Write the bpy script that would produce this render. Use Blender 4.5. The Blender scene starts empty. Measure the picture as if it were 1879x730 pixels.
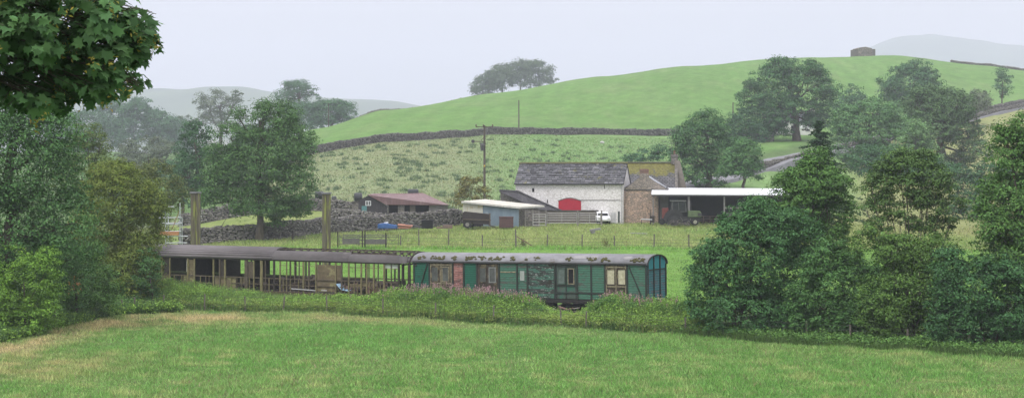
HAZE_D, SKYK, EXPO = 0.0003, 0.505, 0.77
import bpy, math, random
import numpy as np
from mathutils import Vector, Matrix

# ------------------------------------------------------------------ frame
F = 3200.0          # focal length in photo pixels (photo 1879 x 730)
CX, HY = 939.5, 330.0
CZ = 9.0            # camera height above the meadow
sc = bpy.context.scene
COL = sc.collection
R = math.radians

def W(px, py, Y):
    return Vector(((px - CX) / F * Y, Y, CZ + (HY - py) / F * Y))

# ------------------------------------------------------------------ terrain
NEAR = [(-300, -1.4), (-5, -1.7), (10, -2.4), (22, -4.6), (40, -7.7), (60, -9.0), (95, -9.0), (132, -9.0)]
COLS = {
 -900: [(190,462),(228,440),(300,410),(400,370),(520,318),(640,280)],
 0:    [(190,462),(228,440),(300,410),(400,370),(520,318),(640,280)],
 200:  [(190,460),(228,436),(300,402),(400,356),(500,312),(600,278)],
 330:  [(190,457),(228,425),(300,382),(400,338),(480,305),(560,280)],
 450:  [(190,452),(240,399),(300,347),(400,300),(470,274)],
 575:  [(190,450),(240,392),(262,371),(320,283),(430,239)],
 700:  [(190,452),(228,412),(252,382),(335,263),(490,205)],
 900:  [(190,453),(228,410),(242,405),(262,375),(360,247),(560,176)],
 1100: [(190,453),(228,410),(244,404),(266,372),(370,247),(600,146)],
 1255: [(190,453),(228,409),(242,401),(268,350),(300,312),(370,250),(630,128)],
 1400: [(190,454),(228,409),(250,386),(300,307),(370,262),(410,238),(660,115)],
 1480: [(190,455),(228,410),(255,384),(335,286),(385,254),(420,235),(665,111)],
 1640: [(190,457),(228,412),(300,338),(395,250),(450,225),(680,107)],
 1800: [(190,458),(228,414),(300,343),(390,272),(450,211),(520,184),(680,123)],
 1900: [(190,459),(228,416),(300,335),(400,252),(490,190),(560,166),(680,135)],
 2800: [(190,459),(228,416),(300,335),(400,252),(490,190),(560,166),(680,150)],
}
YS = np.concatenate([np.arange(-300, 0, 20.), np.arange(0, 760, 2.), np.arange(760, 1500, 20.), np.arange(1500, 9001, 250.)])
def pchip(xs, ys, x):
    xs = np.array(xs, float); ys = np.array(ys, float)
    h = np.diff(xs); d = np.diff(ys) / h
    m = np.zeros_like(xs)
    for i in range(1, len(xs) - 1):
        if d[i-1] * d[i] > 0:
            w1 = 2*h[i] + h[i-1]; w2 = h[i] + 2*h[i-1]
            m[i] = (w1 + w2) / (w1 / d[i-1] + w2 / d[i])
    m[0] = d[0]; m[-1] = d[-1]
    x = np.clip(x, xs[0], xs[-1])
    i = np.clip(np.searchsorted(xs, x) - 1, 0, len(xs) - 2)
    t = (x - xs[i]) / h[i]
    return ((2*t**3-3*t**2+1)*ys[i] + (t**3-2*t**2+t)*h[i]*m[i] + (-2*t**3+3*t**2)*ys[i+1] + (t**3-t**2)*h[i]*m[i+1])
PXC = np.array(sorted(COLS)); TAB = []
RIDGE = {}
for p in PXC:
    pts = list(NEAR)
    for (Y, py) in COLS[p]: pts.append((Y, (HY - py) / F * Y))
    Yr, zr = pts[-1]
    RIDGE[p] = Yr
    pts += [(Yr + 50, zr - 2.5), (Yr + 190, zr - 24), (max(Yr + 420, 1100), -22), (9000, -22)]
    TAB.append(pchip([a for a, b in pts], [b for a, b in pts], YS))
TAB = np.array(TAB)
def H(X, Y):
    """terrain height (world z)"""
    X = np.asarray(X, float); Y = np.asarray(Y, float)
    px = CX + F * X / np.maximum(Y, 40.)
    px = np.clip(px, PXC[0], PXC[-1])
    j = np.clip(np.searchsorted(PXC, px) - 1, 0, len(PXC) - 2)
    u = (px - PXC[j]) / (PXC[j+1] - PXC[j]); u = np.clip(u, 0, 1)
    us = u * .4 + .6 * u*u*(3-2*u)
    i = np.clip(np.searchsorted(YS, Y) - 1, 0, len(YS) - 2)
    v = np.clip((Y - YS[i]) / (YS[i+1] - YS[i]), 0, 1)
    z = (TAB[j, i]*(1-v) + TAB[j, i+1]*v)*(1-us) + (TAB[j+1, i]*(1-v) + TAB[j+1, i+1]*v)*us
    far = np.clip((Y - 150) / 150, 0, 1)
    z = z + far * .12 * np.sin(X*.09 + 1.3) * np.sin(Y*.07) + .06*np.sin(X*.5+Y*.23) * np.sin(Y*.31-X*.2)
    return z + CZ
def h1(x, y): return float(H(x, y))
def G(px, Y, dz=0.0):
    """ground point seen in column px at depth Y"""
    x = (px - CX) / F * Y
    return Vector((x, Y, h1(x, Y) + dz))

def snoise(x, y, z=0., k=1., seed=0):
    r = np.random.RandomState(seed + 77); s = 0
    for a in range(5):
        f = k * (1 + .55 * a); d = r.uniform(-1, 1, 3); e = r.uniform(-1, 1, 3); ph = r.uniform(0, 6.28, 2)
        s = s + np.sin((x*d[0] + y*d[1] + z*d[2]) * f * 2 + ph[0]) * np.sin((x*e[0] + y*e[1] + z*e[2]) * f * 2 + ph[1])
    return s / 2.2

# ------------------------------------------------------------------ mesh helpers
def mesh_np(name, V, Fc, mat, smooth=False, colors=None):
    """V (n,3), Fc (m,k) all faces the same size"""
    V = np.asarray(V, np.float32); Fc = np.asarray(Fc, np.int32)
    me = bpy.data.meshes.new(name)
    m, k = Fc.shape
    me.vertices.add(len(V)); me.vertices.foreach_set('co', V.ravel())
    me.loops.add(m * k); me.loops.foreach_set('vertex_index', Fc.ravel())
    me.polygons.add(m); me.polygons.foreach_set('loop_start', np.arange(0, m*k, k, dtype=np.int32))
    try: me.polygons.foreach_set('loop_total', np.full(m, k, np.int32))
    except Exception: pass
    if smooth: me.polygons.foreach_set('use_smooth', np.ones(m, bool))
    if colors is not None:
        ca = me.color_attributes.new('zone', 'FLOAT_COLOR', 'POINT')
        c4 = np.ones((len(V), 4), np.float32); c4[:, :3] = colors
        ca.data.foreach_set('color', c4.ravel())
    me.update(calc_edges=True); me.materials.append(mat)
    return me

def link(name, me, parent=None, loc=None, rz=None):
    o = bpy.data.objects.new(name, me); COL.objects.link(o)
    if parent is not None: o.parent = parent
    if loc is not None: o.location = loc
    if rz is not None: o.rotation_euler = (0, 0, rz)
    return o
def tag(o, label=None, cat=None, group=None, kind=None):
    if label: o['label'] = label
    if cat: o['category'] = cat
    if group: o['group'] = group
    if kind: o['kind'] = kind
    return o
def thing(name, label, cat, loc=(0, 0, 0), rz=0., group=None, kind=None):
    o = link(name, None, None, loc, rz); o.empty_display_size = .3
    return tag(o, label, cat, group, kind)

class MB:
    def __init__(s): s.v = []; s.f = []
    def add(s, vs, fs):
        n = len(s.v); s.v += [tuple(v) for v in vs]; s.f += [tuple(i + n for i in f) for f in fs]; return s
    def box(s, x0, x1, y0, y1, z0, z1, M=None, taper=None):
        vs = [Vector(p) for p in ((x0,y0,z0),(x1,y0,z0),(x1,y1,z0),(x0,y1,z0),(x0,y0,z1),(x1,y0,z1),(x1,y1,z1),(x0,y1,z1))]
        if M: vs = [M @ v for v in vs]
        return s.add(vs, [(0,3,2,1),(4,5,6,7),(0,1,5,4),(1,2,6,5),(2,3,7,6),(3,0,4,7)])
    def bar(s, a, b, w, d=None, up=(0, 0, 1)):
        a = Vector(a); b = Vector(b); d = d or w
        t = (b - a).normalized(); u = Vector(up)
        if abs(t.dot(u)) > .98: u = Vector((0, 1, 0))
        x = t.cross(u).normalized(); y = x.cross(t).normalized()
        vs = [p + x*sx*w/2 + y*sy*d/2 for p in (a, b) for sx, sy in ((-1,-1),(1,-1),(1,1),(-1,1))]
        return s.add(vs, [(0,3,2,1),(4,5,6,7),(0,1,5,4),(1,2,6,5),(2,3,7,6),(3,0,4,7)])
    def tube(s, pts, rad, n=6, cap=True):
        pts = [Vector(p) for p in pts]
        if not hasattr(rad, '__len__'): rad = [rad]*len(pts)
        vs = []; fs = []
        for i, p in enumerate(pts):
            t = (pts[min(i+1, len(pts)-1)] - pts[max(i-1, 0)]).normalized()
            u = Vector((0, 0, 1)) if abs(t.z) < .9 else Vector((0, 1, 0))
            x = t.cross(u).normalized(); y = x.cross(t)
            for k in range(n):
                a = 2*math.pi*k/n; vs.append(p + (x*math.cos(a) + y*math.sin(a))*rad[i])
        for i in range(len(pts)-1):
            for k in range(n):
                k2 = (k+1) % n; fs.append((i*n+k, i*n+k2, (i+1)*n+k2, (i+1)*n+k))
        if cap: fs += [tuple(range(n-1, -1, -1)), tuple((len(pts)-1)*n + k for k in range(n))]
        return s.add(vs, fs)
    def prism(s, poly, y0, y1, axis='y'):
        """poly in (x,z) extruded along y, or (y,z) along x"""
        n = len(poly)
        if axis == 'y': vs = [(p, y0, q) for p, q in poly] + [(p, y1, q) for p, q in poly]
        elif axis == 'x': vs = [(y0, p, q) for p, q in poly] + [(y1, p, q) for p, q in poly]
        else: vs = [(p, q, y0) for p, q in poly] + [(p, q, y1) for p, q in poly]
        fs = [tuple(range(n)), tuple(range(2*n-1, n-1, -1))] + [(i, i+n, (i+1) % n + n, (i+1) % n) for i in range(n)]
        return s.add(vs, fs)
    def quad(s, a, b, c, d): return s.add([a, b, c, d], [(0, 1, 2, 3)])
    def slab(s, a, b, c, d, t):
        a, b, c, d = map(Vector, (a, b, c, d)); n = (b-a).cross(d-a).normalized()*t
        return s.add([a, b, c, d, a-n, b-n, c-n, d-n], [(0,1,2,3),(7,6,5,4),(0,4,5,1),(1,5,6,2),(2,6,7,3),(3,7,4,0)])
    def build(s, name, mat, parent=None, loc=None, rz=None, bevel=0, smooth=False, label=None):
        me = bpy.data.meshes.new(name); me.from_pydata(s.v, [], s.f)
        import bmesh
        bm = bmesh.new(); bm.from_mesh(me); bmesh.ops.recalc_face_normals(bm, faces=bm.faces)
        if bevel: bmesh.ops.bevel(bm, geom=list(bm.edges), offset=bevel, segments=1, affect='EDGES')
        bm.to_mesh(me); bm.free()
        if smooth: me.polygons.foreach_set('use_smooth', np.ones(len(me.polygons), bool))
        me.materials.append(mat); me.update()
        o = link(name, me, parent, loc, rz)
        if label: o['label'] = label
        return o

# ------------------------------------------------------------------ materials
MATS = {}
def _n(nt, t, **k):
    n = nt.nodes.new(t)
    for a, b in k.items(): setattr(n, a, b)
    return n
def _new(name):
    m = bpy.data.materials.new(name); m.use_nodes = True; nt = m.node_tree
    b = nt.nodes['Principled BSDF']; b.inputs['Specular IOR Level'].default_value = .25
    return m, nt, b
def rgb(c): return (c[0], c[1], c[2], 1)
def _mix(nt, fac, a, b, bt='MIX'):
    m = _n(nt, 'ShaderNodeMix', data_type='RGBA', blend_type=bt)
    for sock, v in ((0, fac), (6, a), (7, b)):
        if hasattr(v, 'node'): nt.links.new(v, m.inputs[sock])
        elif isinstance(v, (int, float)): m.inputs[sock].default_value = v
        else: m.inputs[sock].default_value = rgb(v)
    return m.outputs[2]
def _noise(nt, vec, scale, detail=4, rough=.6):
    n = _n(nt, 'ShaderNodeTexNoise'); n.inputs['Scale'].default_value = scale
    n.inputs['Detail'].default_value = detail; n.inputs['Roughness'].default_value = rough
    nt.links.new(vec, n.inputs['Vector']); return n.outputs[0]
def _ramp(nt, fac, lo, hi):
    n = _n(nt, 'ShaderNodeMapRange'); n.inputs[1].default_value = lo; n.inputs[2].default_value = hi
    nt.links.new(fac, n.inputs[0]); return n.outputs[0]
def _vec(nt, scale=(1, 1, 1), src='Object'):
    tc = _n(nt, 'ShaderNodeTexCoord'); mp = _n(nt, 'ShaderNodeMapping')
    mp.inputs['Scale'].default_value = scale; nt.links.new(tc.outputs[src], mp.inputs[0]); return mp.outputs[0]
def _bump(nt, b, fac, strength, dist=.05):
    n = _n(nt, 'ShaderNodeBump'); n.inputs['Strength'].default_value = strength; n.inputs['Distance'].default_value = dist
    nt.links.new(fac, n.inputs['Height']); nt.links.new(n.outputs[0], b.inputs['Normal'])

def surf(name, c1, c2=None, c3=None, scale=2., st=(1, 1, 1), rough=.8, bump=.3, island=0., metal=0., patch=.62, pscale=.6):
    """mottled surface: c1/c2 mixed by fine noise, c3 as patches"""
    if name in MATS: return MATS[name]
    m, nt, b = _new(name); v = _vec(nt, st)
    c2 = c2 or tuple(x*.65 for x in c1)
    f = _ramp(nt, _noise(nt, v, scale, 6, .7), .35, .65)
    c = _mix(nt, f, c2, c1)
    if c3:
        g = _ramp(nt, _noise(nt, v, scale*pscale, 5, .65), patch - .03, patch + .05)
        c = _mix(nt, g, c, c3)
    if island:
        gi = _n(nt, 'ShaderNodeNewGeometry')
        k = _n(nt, 'ShaderNodeMapRange'); k.inputs[3].default_value = 1 - island; k.inputs[4].default_value = 1 + island
        nt.links.new(gi.outputs['Random Per Island'], k.inputs[0])
        hs = _n(nt, 'ShaderNodeHueSaturation'); nt.links.new(k.outputs[0], hs.inputs['Value']); nt.links.new(c, hs.inputs['Color']); c = hs.outputs[0]
    nt.links.new(c, b.inputs['Base Color']); b.inputs['Roughness'].default_value = rough; b.inputs['Metallic'].default_value = metal
    if bump: _bump(nt, b, _noise(nt, v, scale*2.5, 5, .7), bump)
    MATS[name] = m; return m

def stone_mat(name, c1, c2, mortar, scale=3., st=(1, 1, 1.6), cover=None, cth=.5):
    if name in MATS: return MATS[name]
    m, nt, b = _new(name); v = _vec(nt, st)
    vo = _n(nt, 'ShaderNodeTexVoronoi'); vo.inputs['Scale'].default_value = scale; nt.links.new(v, vo.inputs['Vector'])
    ve = _n(nt, 'ShaderNodeTexVoronoi', feature='DISTANCE_TO_EDGE'); ve.inputs['Scale'].default_value = scale; nt.links.new(v, ve.inputs['Vector'])
    sp = _n(nt, 'ShaderNodeSeparateColor'); nt.links.new(vo.outputs['Color'], sp.inputs[0])
    c = _mix(nt, sp.outputs[0], c1, c2)
    c = _mix(nt, _ramp(nt, ve.outputs['Distance'], .02, .09), mortar, c)
    if cover:
        g = _ramp(nt, _noise(nt, v, scale*.55, 6, .75), cth - .06, cth + .06)
        c = _mix(nt, g, c, cover)
    c = _mix(nt, _ramp(nt, _noise(nt, v, 9, 5), .3, .75), c, (.62, .6, .58), 'MULTIPLY')
    nt.links.new(c, b.inputs['Base Color']); b.inputs['Roughness'].default_value = .9
    _bump(nt, b, ve.outputs['Distance'], .6, .08)
    MATS[name] = m; return m

def plank_mat(name, paint, bare, peel=.5, pitch=.16, axis='z', flake=(.42, .45, .42), groove=.5, fl=.7, grime=.60):
    """painted boards with grooves, peeling to bare wood"""
    if name in MATS: return MATS[name]
    m, nt, b = _new(name)
    tc = _n(nt, 'ShaderNodeTexCoord'); sx = _n(nt, 'ShaderNodeSeparateXYZ'); nt.links.new(tc.outputs['Object'], sx.inputs[0])
    v = _vec(nt, (1, 1, 4.5) if axis == 'z' else (5, 5, 1)); 
    src = sx.outputs[2] if axis == 'z' else sx.outputs[0]
    dv = _n(nt, 'ShaderNodeMath', operation='DIVIDE'); nt.links.new(src, dv.inputs[0]); dv.inputs[1].default_value = pitch
    fr = _n(nt, 'ShaderNodeMath', operation='FRACT'); nt.links.new(dv.outputs[0], fr.inputs[0])
    fl_ = _n(nt, 'ShaderNodeMath', operation='FLOOR'); nt.links.new(dv.outputs[0], fl_.inputs[0])
    wn = _n(nt, 'ShaderNodeTexWhiteNoise', noise_dimensions='1D'); nt.links.new(fl_.outputs[0], wn.inputs['W'])
    n1 = _noise(nt, v, 1.6, 8, .72)
    ad = _n(nt, 'ShaderNodeMath', operation='MULTIPLY_ADD'); nt.links.new(wn.outputs[0], ad.inputs[0]); ad.inputs[1].default_value = .16; nt.links.new(n1, ad.inputs[2])
    pm = _ramp(nt, ad.outputs[0], peel + .08, peel + .14)
    n2 = _noise(nt, v, 5, 6, .7)
    pc = _mix(nt, _ramp(nt, n2, .35, .7), tuple(x*.72 for x in paint), tuple(min(1, x*1.2) for x in paint))
    bc = _mix(nt, _ramp(nt, n2, .4, .6), tuple(x*.55 for x in bare), bare)
    c = _mix(nt, pm, pc, bc)
    c = _mix(nt, _ramp(nt, _noise(nt, v, 3.3, 7, .75), fl - .01, fl + .03), c, flake)
    c = _mix(nt, _ramp(nt, _noise(nt, _vec(nt, (1, 1, 1.3)), 1.9, 7, .7), grime, grime+.1), c, (.035, .032, .026))
    gr = _ramp(nt, fr.outputs[0], .05, .2)
    c = _mix(nt, gr, tuple(x*(1-groove)*.5 for x in paint), c)
    nt.links.new(c, b.inputs['Base Color']); b.inputs['Roughness'].default_value = .75
    _bump(nt, b, gr, .5, .02)
    MATS[name] = m; return m

def leaf_mat(name, c, var=.3, yellow=.3, trans=.3, tip=None):
    if name in MATS: return MATS[name]
    c = (c[0]*1.4, c[1]*1.42, c[2]*1.32)
    m, nt, b = _new(name)
    gi = _n(nt, 'ShaderNodeNewGeometry'); r = gi.outputs['Random Per Island']
    v = _vec(nt, (1, 1, 1))
    big = _ramp(nt, _noise(nt, v, .55, 3), .3, .7)
    warm = tip or (c[0]*1.75, c[1]*1.4, c[2]*.9)
    c1 = _mix(nt, big, tuple(x*.72 for x in c), tuple(x*1.22 for x in c))
    rr = _n(nt, 'ShaderNodeMath', operation='MULTIPLY'); nt.links.new(r, rr.inputs[0]); rr.inputs[1].default_value = yellow*1.6
    c2 = _mix(nt, rr.outputs[0], c1, warm)
    k = _n(nt, 'ShaderNodeMapRange'); k.inputs[3].default_value = 1 - var; k.inputs[4].default_value = 1 + var
    mm = _n(nt, 'ShaderNodeMath', operation='MULTIPLY'); nt.links.new(r, mm.inputs[0]); mm.inputs[1].default_value = 7.31
    ff = _n(nt, 'ShaderNodeMath', operation='FRACT'); nt.links.new(mm.outputs[0], ff.inputs[0]); nt.links.new(ff.outputs[0], k.inputs[0])
    hs = _n(nt, 'ShaderNodeHueSaturation'); nt.links.new(k.outputs[0], hs.inputs['Value']); nt.links.new(c2, hs.inputs['Color'])
    nt.links.new(hs.outputs[0], b.inputs['Base Color']); b.inputs['Roughness'].default_value = .65; b.inputs['Specular IOR Level'].default_value = .15
    tr = _n(nt, 'ShaderNodeBsdfTranslucent'); nt.links.new(hs.outputs[0], tr.inputs[0])
    ms = _n(nt, 'ShaderNodeMixShader'); ms.inputs[0].default_value = trans*.5
    out = nt.nodes['Material Output']
    nt.links.new(b.outputs[0], ms.inputs[1]); nt.links.new(tr.outputs[0], ms.inputs[2]); nt.links.new(ms.outputs[0], out.inputs[0])
    MATS[name] = m; return m

BARK = surf('bark', (.12, .10, .075), (.05, .042, .033), scale=4, st=(1, 1, .3), rough=.95)
BARKG = surf('bark_grey', (.2, .18, .15), (.1, .09, .075), scale=4, st=(1, 1, .3), rough=.95)

# ------------------------------------------------------------------ leaves and trees
def leaf_mesh(name, C, Nrm, size, mat, rs, aspect=.5, fold=.18):
    n = len(C)
    Nrm = Nrm / (np.linalg.norm(Nrm, axis=1, keepdims=True) + 1e-9)
    rd = rs.normal(size=(n, 3)); rd[:, 2] -= .25
    D = rd - (rd*Nrm).sum(1, keepdims=True)*Nrm; D /= (np.linalg.norm(D, axis=1, keepdims=True) + 1e-9)
    S = np.cross(Nrm, D); sz = (size * rs.uniform(.65, 1.35, n))[:, None]
    V = np.empty((n, 4, 3))
    V[:, 0] = C - D*sz*.5
    V[:, 1] = C + S*sz*aspect*.5 + Nrm*sz*fold
    V[:, 2] = C + D*sz*.5
    V[:, 3] = C - S*sz*aspect*.5 + Nrm*sz*fold
    return mesh_np(name, V.reshape(-1, 3), np.arange(n*4).reshape(n, 4), mat)

def leaf_cloud(lobes, nclump, per, rs, rc, gap=.0, gk=.6, inner=.25, flat=.6, bottom=-.75):
    lob = np.array(lobes, float)
    wgt = (lob[:, 3]*lob[:, 4] + lob[:, 3]*lob[:, 5]); wgt /= wgt.sum()
    j = rs.choice(len(lob), nclump, p=wgt)
    d = rs.normal(size=(nclump, 3)); d /= np.linalg.norm(d, axis=1, keepdims=True)
    low = d[:, 2] < bottom; d[low, 2] *= -1
    rad = np.where(rs.rand(nclump) < inner, rs.uniform(.35, .85, nclump), rs.uniform(.84, 1.04, nclump))
    rad = np.where(rs.rand(nclump) < .13, rs.uniform(1.02, 1.24, nclump), rad)
    sd = int(rs.randint(1e6))
    wob = 1 + .13*snoise(d[:, 0] + j*3.1, d[:, 1], d[:, 2], 2.2, sd) + .07*snoise(d[:, 0] + j, d[:, 1], d[:, 2], 5., sd+5)
    Cc = lob[j, :3] + d*lob[j, 3:6]*(rad*wob)[:, None]
    # drop clumps buried deep inside another lobe
    keep = np.ones(nclump, bool)
    for q in range(len(lob)):
        e = (((Cc - lob[q, :3])/lob[q, 3:6])**2).sum(1); keep &= ~((e < .32) & (j != q))
    if gap > 0: keep &= snoise(Cc[:, 0], Cc[:, 1], Cc[:, 2], gk, sd + 9) > (-1 + gap*1.35)
    Cc = Cc[keep]; d = d[keep]; n = len(Cc)
    r = rc * rs.uniform(.45, 1.5, n) * np.where(rad[keep] > 1.06, .6, 1)
    u = rs.normal(size=(n, per, 3)); u /= np.linalg.norm(u, axis=2, keepdims=True)
    dn = (u[:, :, 2] < -.15) & (rs.rand(n, per) < .8); u[:, :, 2] = np.where(dn, -u[:, :, 2], u[:, :, 2])
    off = u * (r[:, None]*rs.uniform(.45, 1.08, (n, per)))[:, :, None]; off[:, :, 2] *= flat
    P = (Cc[:, None, :] + off).reshape(-1, 3)
    out = u.reshape(-1, 3) + np.repeat(d, per, 0)*.35 + np.array([0, 0, .4])
    out += rs.normal(size=out.shape)*.38
    return P, out, Cc

def limbs(mb, base, top, r0, lobes, rs, twigs=None, ntw=8, lean=0.):
    """trunk from base to top, a limb into each lobe, twigs towards some clumps"""
    base = Vector(base); top = Vector(top)
    n = 6; pts = []; 
    for i in range(n+1):
        t = i/n; p = base.lerp(top, t)
        if 0 < i: p += Vector((rs.normal(), rs.normal(), 0))*r0*.45
        pts.append(p)
    rr = [r0*(1.35 if i == 0 else 1)*(1 - .62*i/n) for i in range(n+1)]
    mb.tube([base - Vector((0, 0, .3))] + pts, [r0*1.6] + rr, 8)
    ends = []
    for L in lobes:
        c = Vector(L[:3]); hz = rs.uniform(.35, .85)
        st = base.lerp(top, hz); 
        if st.z > c.z: st = base.lerp(top, .4)
        m = st.lerp(c, .5) + Vector((rs.normal()*.3, rs.normal()*.3, -.05*(c-st).length))
        e = c + Vector((0, 0, L[5]*.3))
        rl = r0*.30
        mb.tube([st, m, c, e], [rl, rl*.75, rl*.5, rl*.2], 6)
        for k in range(ntw):
            dd = Vector(rs.normal(size=3)); dd.normalize(); dd.z = abs(dd.z)*.7
            q = c + Vector((dd.x*L[3], dd.y*L[4], dd.z*L[5]))*.92
            s0 = m.lerp(c, rs.uniform(.2, 1)); mm = s0.lerp(q, .5) + Vector(rs.normal(size=3))*.08*(q-s0).length
            mb.tube([s0, mm, q], [rl*.36, rl*.22, rl*.07], 4, cap=False)

def tree(name, label, cat, px, Y, lobes, leaf=.2, nl=20000, mat=None, trunk=.3, tpx=None, top=None, group=None, seed=1,
         gap=.25, gk=None, per=56, rc=None, bark=None, ntw=8, basepy=None, inner=.22, asp=.5, depth=.8, flat=.7, stems=None, tpart='trunk', cpart='crown'):
    """lobes: (px, py, rx_px, ry_px[, dy_m]) as seen at depth Y"""
    rs = np.random.RandomState(seed)
    k = Y / F
    b = G(tpx if tpx is not None else px, Y)
    if basepy is not None: b.z = W(px, basepy, Y).z
    root = thing(name, label, cat, b, 0, group)
    L = []
    for l in lobes:
        w = W(l[0], l[1], Y); dy = l[4] if len(l) > 4 else rs.uniform(-.35, .35)*l[2]*k
        L.append((w.x - b.x, dy, w.z - b.z, l[2]*k, max(l[2]*k*depth, .4), l[3]*k))
    size = max(l[5] for l in L)
    rc = (rc or max(leaf*2.4, size*.2))*1.3; per = max(per, 40)
    P, N, Cc = leaf_cloud(L, max(4, nl//per), per, rs, rc, gap, gk or 1.1/max(size, .5), inner, flat)
    me = leaf_mesh(name + '_leaves', P, N, leaf, mat, rs, asp)
    zt = max(l[2] for l in L)
    if trunk:
        mb = MB()
        tx = sum(l[0] for l in L)/len(L)
        tp = top if top is not None else (tx*.5, 0, zt*.9)
        if stems:
            for s_ in range(stems):
                a = rs.uniform(0, 6.28); 
                tgt = L[s_ % len(L)]
                limbs(mb, (rs.uniform(-.5, .5)*L[0][3], rs.uniform(-.3, .3), 0), (tgt[0], tgt[1], tgt[2]), trunk, [tgt], rs, None, ntw)
        else:
            limbs(mb, (0, 0, 0), tp, trunk, L, rs, None, ntw)
        mb.build(tpart, bark or BARK, root, smooth=True)
    link(cpart, me, root)
    return root
# ------------------------------------------------------------------ colours of the land
HW = [(380,300),(575,321),(640,330),(700,336),(800,348),(900,360),(1100,370),(1255,371),(1330,372),(1420,374)]   # (px, Y) of the hill wall
ROAD = [(1150,262),(1230,270),(1320,284),(1400,302),(1480,335),(1560,365),(1640,395),(1720,424),(1800,450),(1900,490),(2050,540)]
EDGE = [(-200,90),(0,98.5),(120,109.5),(220,118.5),(300,121),(450,119.5),(600,117.5),(850,110.5),(1050,106.5),(1250,102),(1400,97.8),(1600,93.5),(1879,88.6),(2200,84)]  # (px,Y) field edge
def lin(tab, px): return np.interp(px, [a for a, b in tab], [b for a, b in tab])
def hx(c): return np.array(c, float)
def zone(X, Y):
    X = np.asarray(X, float); Y = np.asarray(Y, float)
    px = CX + F*X/np.maximum(Y, 30.)
    n1 = snoise(X, Y, 0, .12, 3); n2 = snoise(X, Y, 0, .5, 4); n3 = snoise(X, Y, 0, .03, 8)
    col = np.zeros(X.shape + (3,))
    def put(mask, c, amt=None):
        m = np.clip(mask, 0, 1)[..., None]; col[:] = col*(1-m) + m*hx(c)
    put(np.ones(X.shape), (.084, .18, .04))
    # foreground meadow: straw patches
    put(.55*np.clip(n1*1.1+.1, 0, 1), (.125, .21, .06)); put(.35*np.clip(snoise(X, Y*.6, 0, 1.3, 31), 0, 1), (.21, .21, .1))
    e = lin(EDGE, px); db = e - Y
    left = np.clip((620 - px)/300, 0, 1)
    straw = np.clip(1 - np.abs(db - 3.5 - 4*left)/(4.0 + 9*left), 0, 1)*np.clip(.7 + .5*n2 + .4*n1 + .3*snoise(X, Y, 0, 1.5, 41), 0, 1)*np.clip((1150-px)/500, .15, 1)
    put(np.where(px < 450, straw*1.1, straw*.8), (.27, .225, .115))
    put(.75*np.clip(1 - np.hypot((X + 22)/7., (Y - 84)/9.), 0, 1)*(.7 + .5*n2), (.25, .21, .1))
    put(.5*np.clip(n2*1.2 - .25, 0, 1)*(Y < 92), (.21, .2, .09))
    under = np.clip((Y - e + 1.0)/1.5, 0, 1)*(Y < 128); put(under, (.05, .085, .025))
    mown = np.clip((Y - 126)/3, 0, 1); put(mown, (.125, .25, .048)); put(mown*.35*np.clip(.5 + .8*np.sin(Y*1.1 + X*.12 + n1), 0, 1), (.17, .31, .06))
    fy = 187 + 2*n1
    rough = np.clip((Y - fy)/2.5, 0, 1); put(rough, (.195, .25, .08)); put(rough*np.clip(n1*.9 + .1, 0, 1)*.55, (.13, .23, .05)); put(rough*.45*np.clip(n2, 0, 1), (.26, .26, .12))
    slope = np.clip((Y - 243)/5, 0, 1); put(slope, (.20, .245, .125)); put(slope*.6*np.clip(n1*.9 + .25, 0, 1), (.24, .262, .14)); put(slope*.22*np.clip(n2, 0, 1), (.10, .16, .07))
    put(slope*np.clip((px - 830)/150, 0, 1)*.7, (.135, .26, .08))
    yl = np.clip((px - 1540)/60, 0, 1)*np.clip((Y - 205)/10, 0, 1); put(yl, (.22, .245, .10)); put(yl*.5*np.clip(n1, 0, 1), (.25, .245, .12))
    hw = np.where(px < 1340, lin(HW, px), lin(ROAD, px) + 6)
    up = np.clip((Y - hw - .3)/1.2, 0, 1)*(px > 420); 
    put(up, (.115, .225, .058)); put(up*.5*np.clip(n3*.8+.2, 0, 1), (.145, .235, .08)); put(up*.6*np.clip(snoise(X, Y, 0, .06, 33), 0, 1), (.095, .18, .05)); put(up*.5*np.clip(snoise(X, Y*.4, 0, .11, 35)-.1, 0, 1), (.155, .225, .085)); put(up*.4*np.clip(snoise(X, Y, 0, .3, 34)-.3, 0, 1), (.17, .23, .10))
    bank = np.clip(1 - np.abs(Y - lin(ROAD, px) - 22)/22, 0, 1)*(px > 1330)*(px < 1560); put(bank, (.085, .135, .05))
    lw = (px < 420)*np.clip((Y - 250)/30, 0, 1); put(lw, (.09, .16, .05))
    far = np.clip((Y - 760)/200, 0, 1); put(far, (.09, .15, .06))
    col *= (1 + .12*n2)[..., None]
    return np.clip(col, .01, .5)

def ground_mat():
    m, nt, b = _new('ground_turf')
    at = _n(nt, 'ShaderNodeAttribute', attribute_name='zone')
    v = _vec(nt)
    a = _ramp(nt, _noise(nt, v, 1.1, 8, .75), .3, .7)
    c = _mix(nt, a, (.66, .68, .62), (1.22, 1.2, 1.25))
    c = _mix(nt, 1., at.outputs['Color'], c, 'MULTIPLY')
    f2 = _ramp(nt, _noise(nt, v, .22, 5, .7), .35, .65)
    c2 = _mix(nt, f2, (.86, .9, .8), (1.12, 1.06, 1.1)); c = _mix(nt, 1., c, c2, 'MULTIPLY')
    nt.links.new(c, b.inputs['Base Color']); b.inputs['Roughness'].default_value = .95; b.inputs['Specular IOR Level'].default_value = .1
    _bump(nt, b, _noise(nt, v, 2.2, 7, .8), .8, .25)
    return m
def axis(parts):
    out = []
    for a, b, s in parts: out += list(np.arange(a, b, s))
    return np.array(out + [parts[-1][1]])
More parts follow.
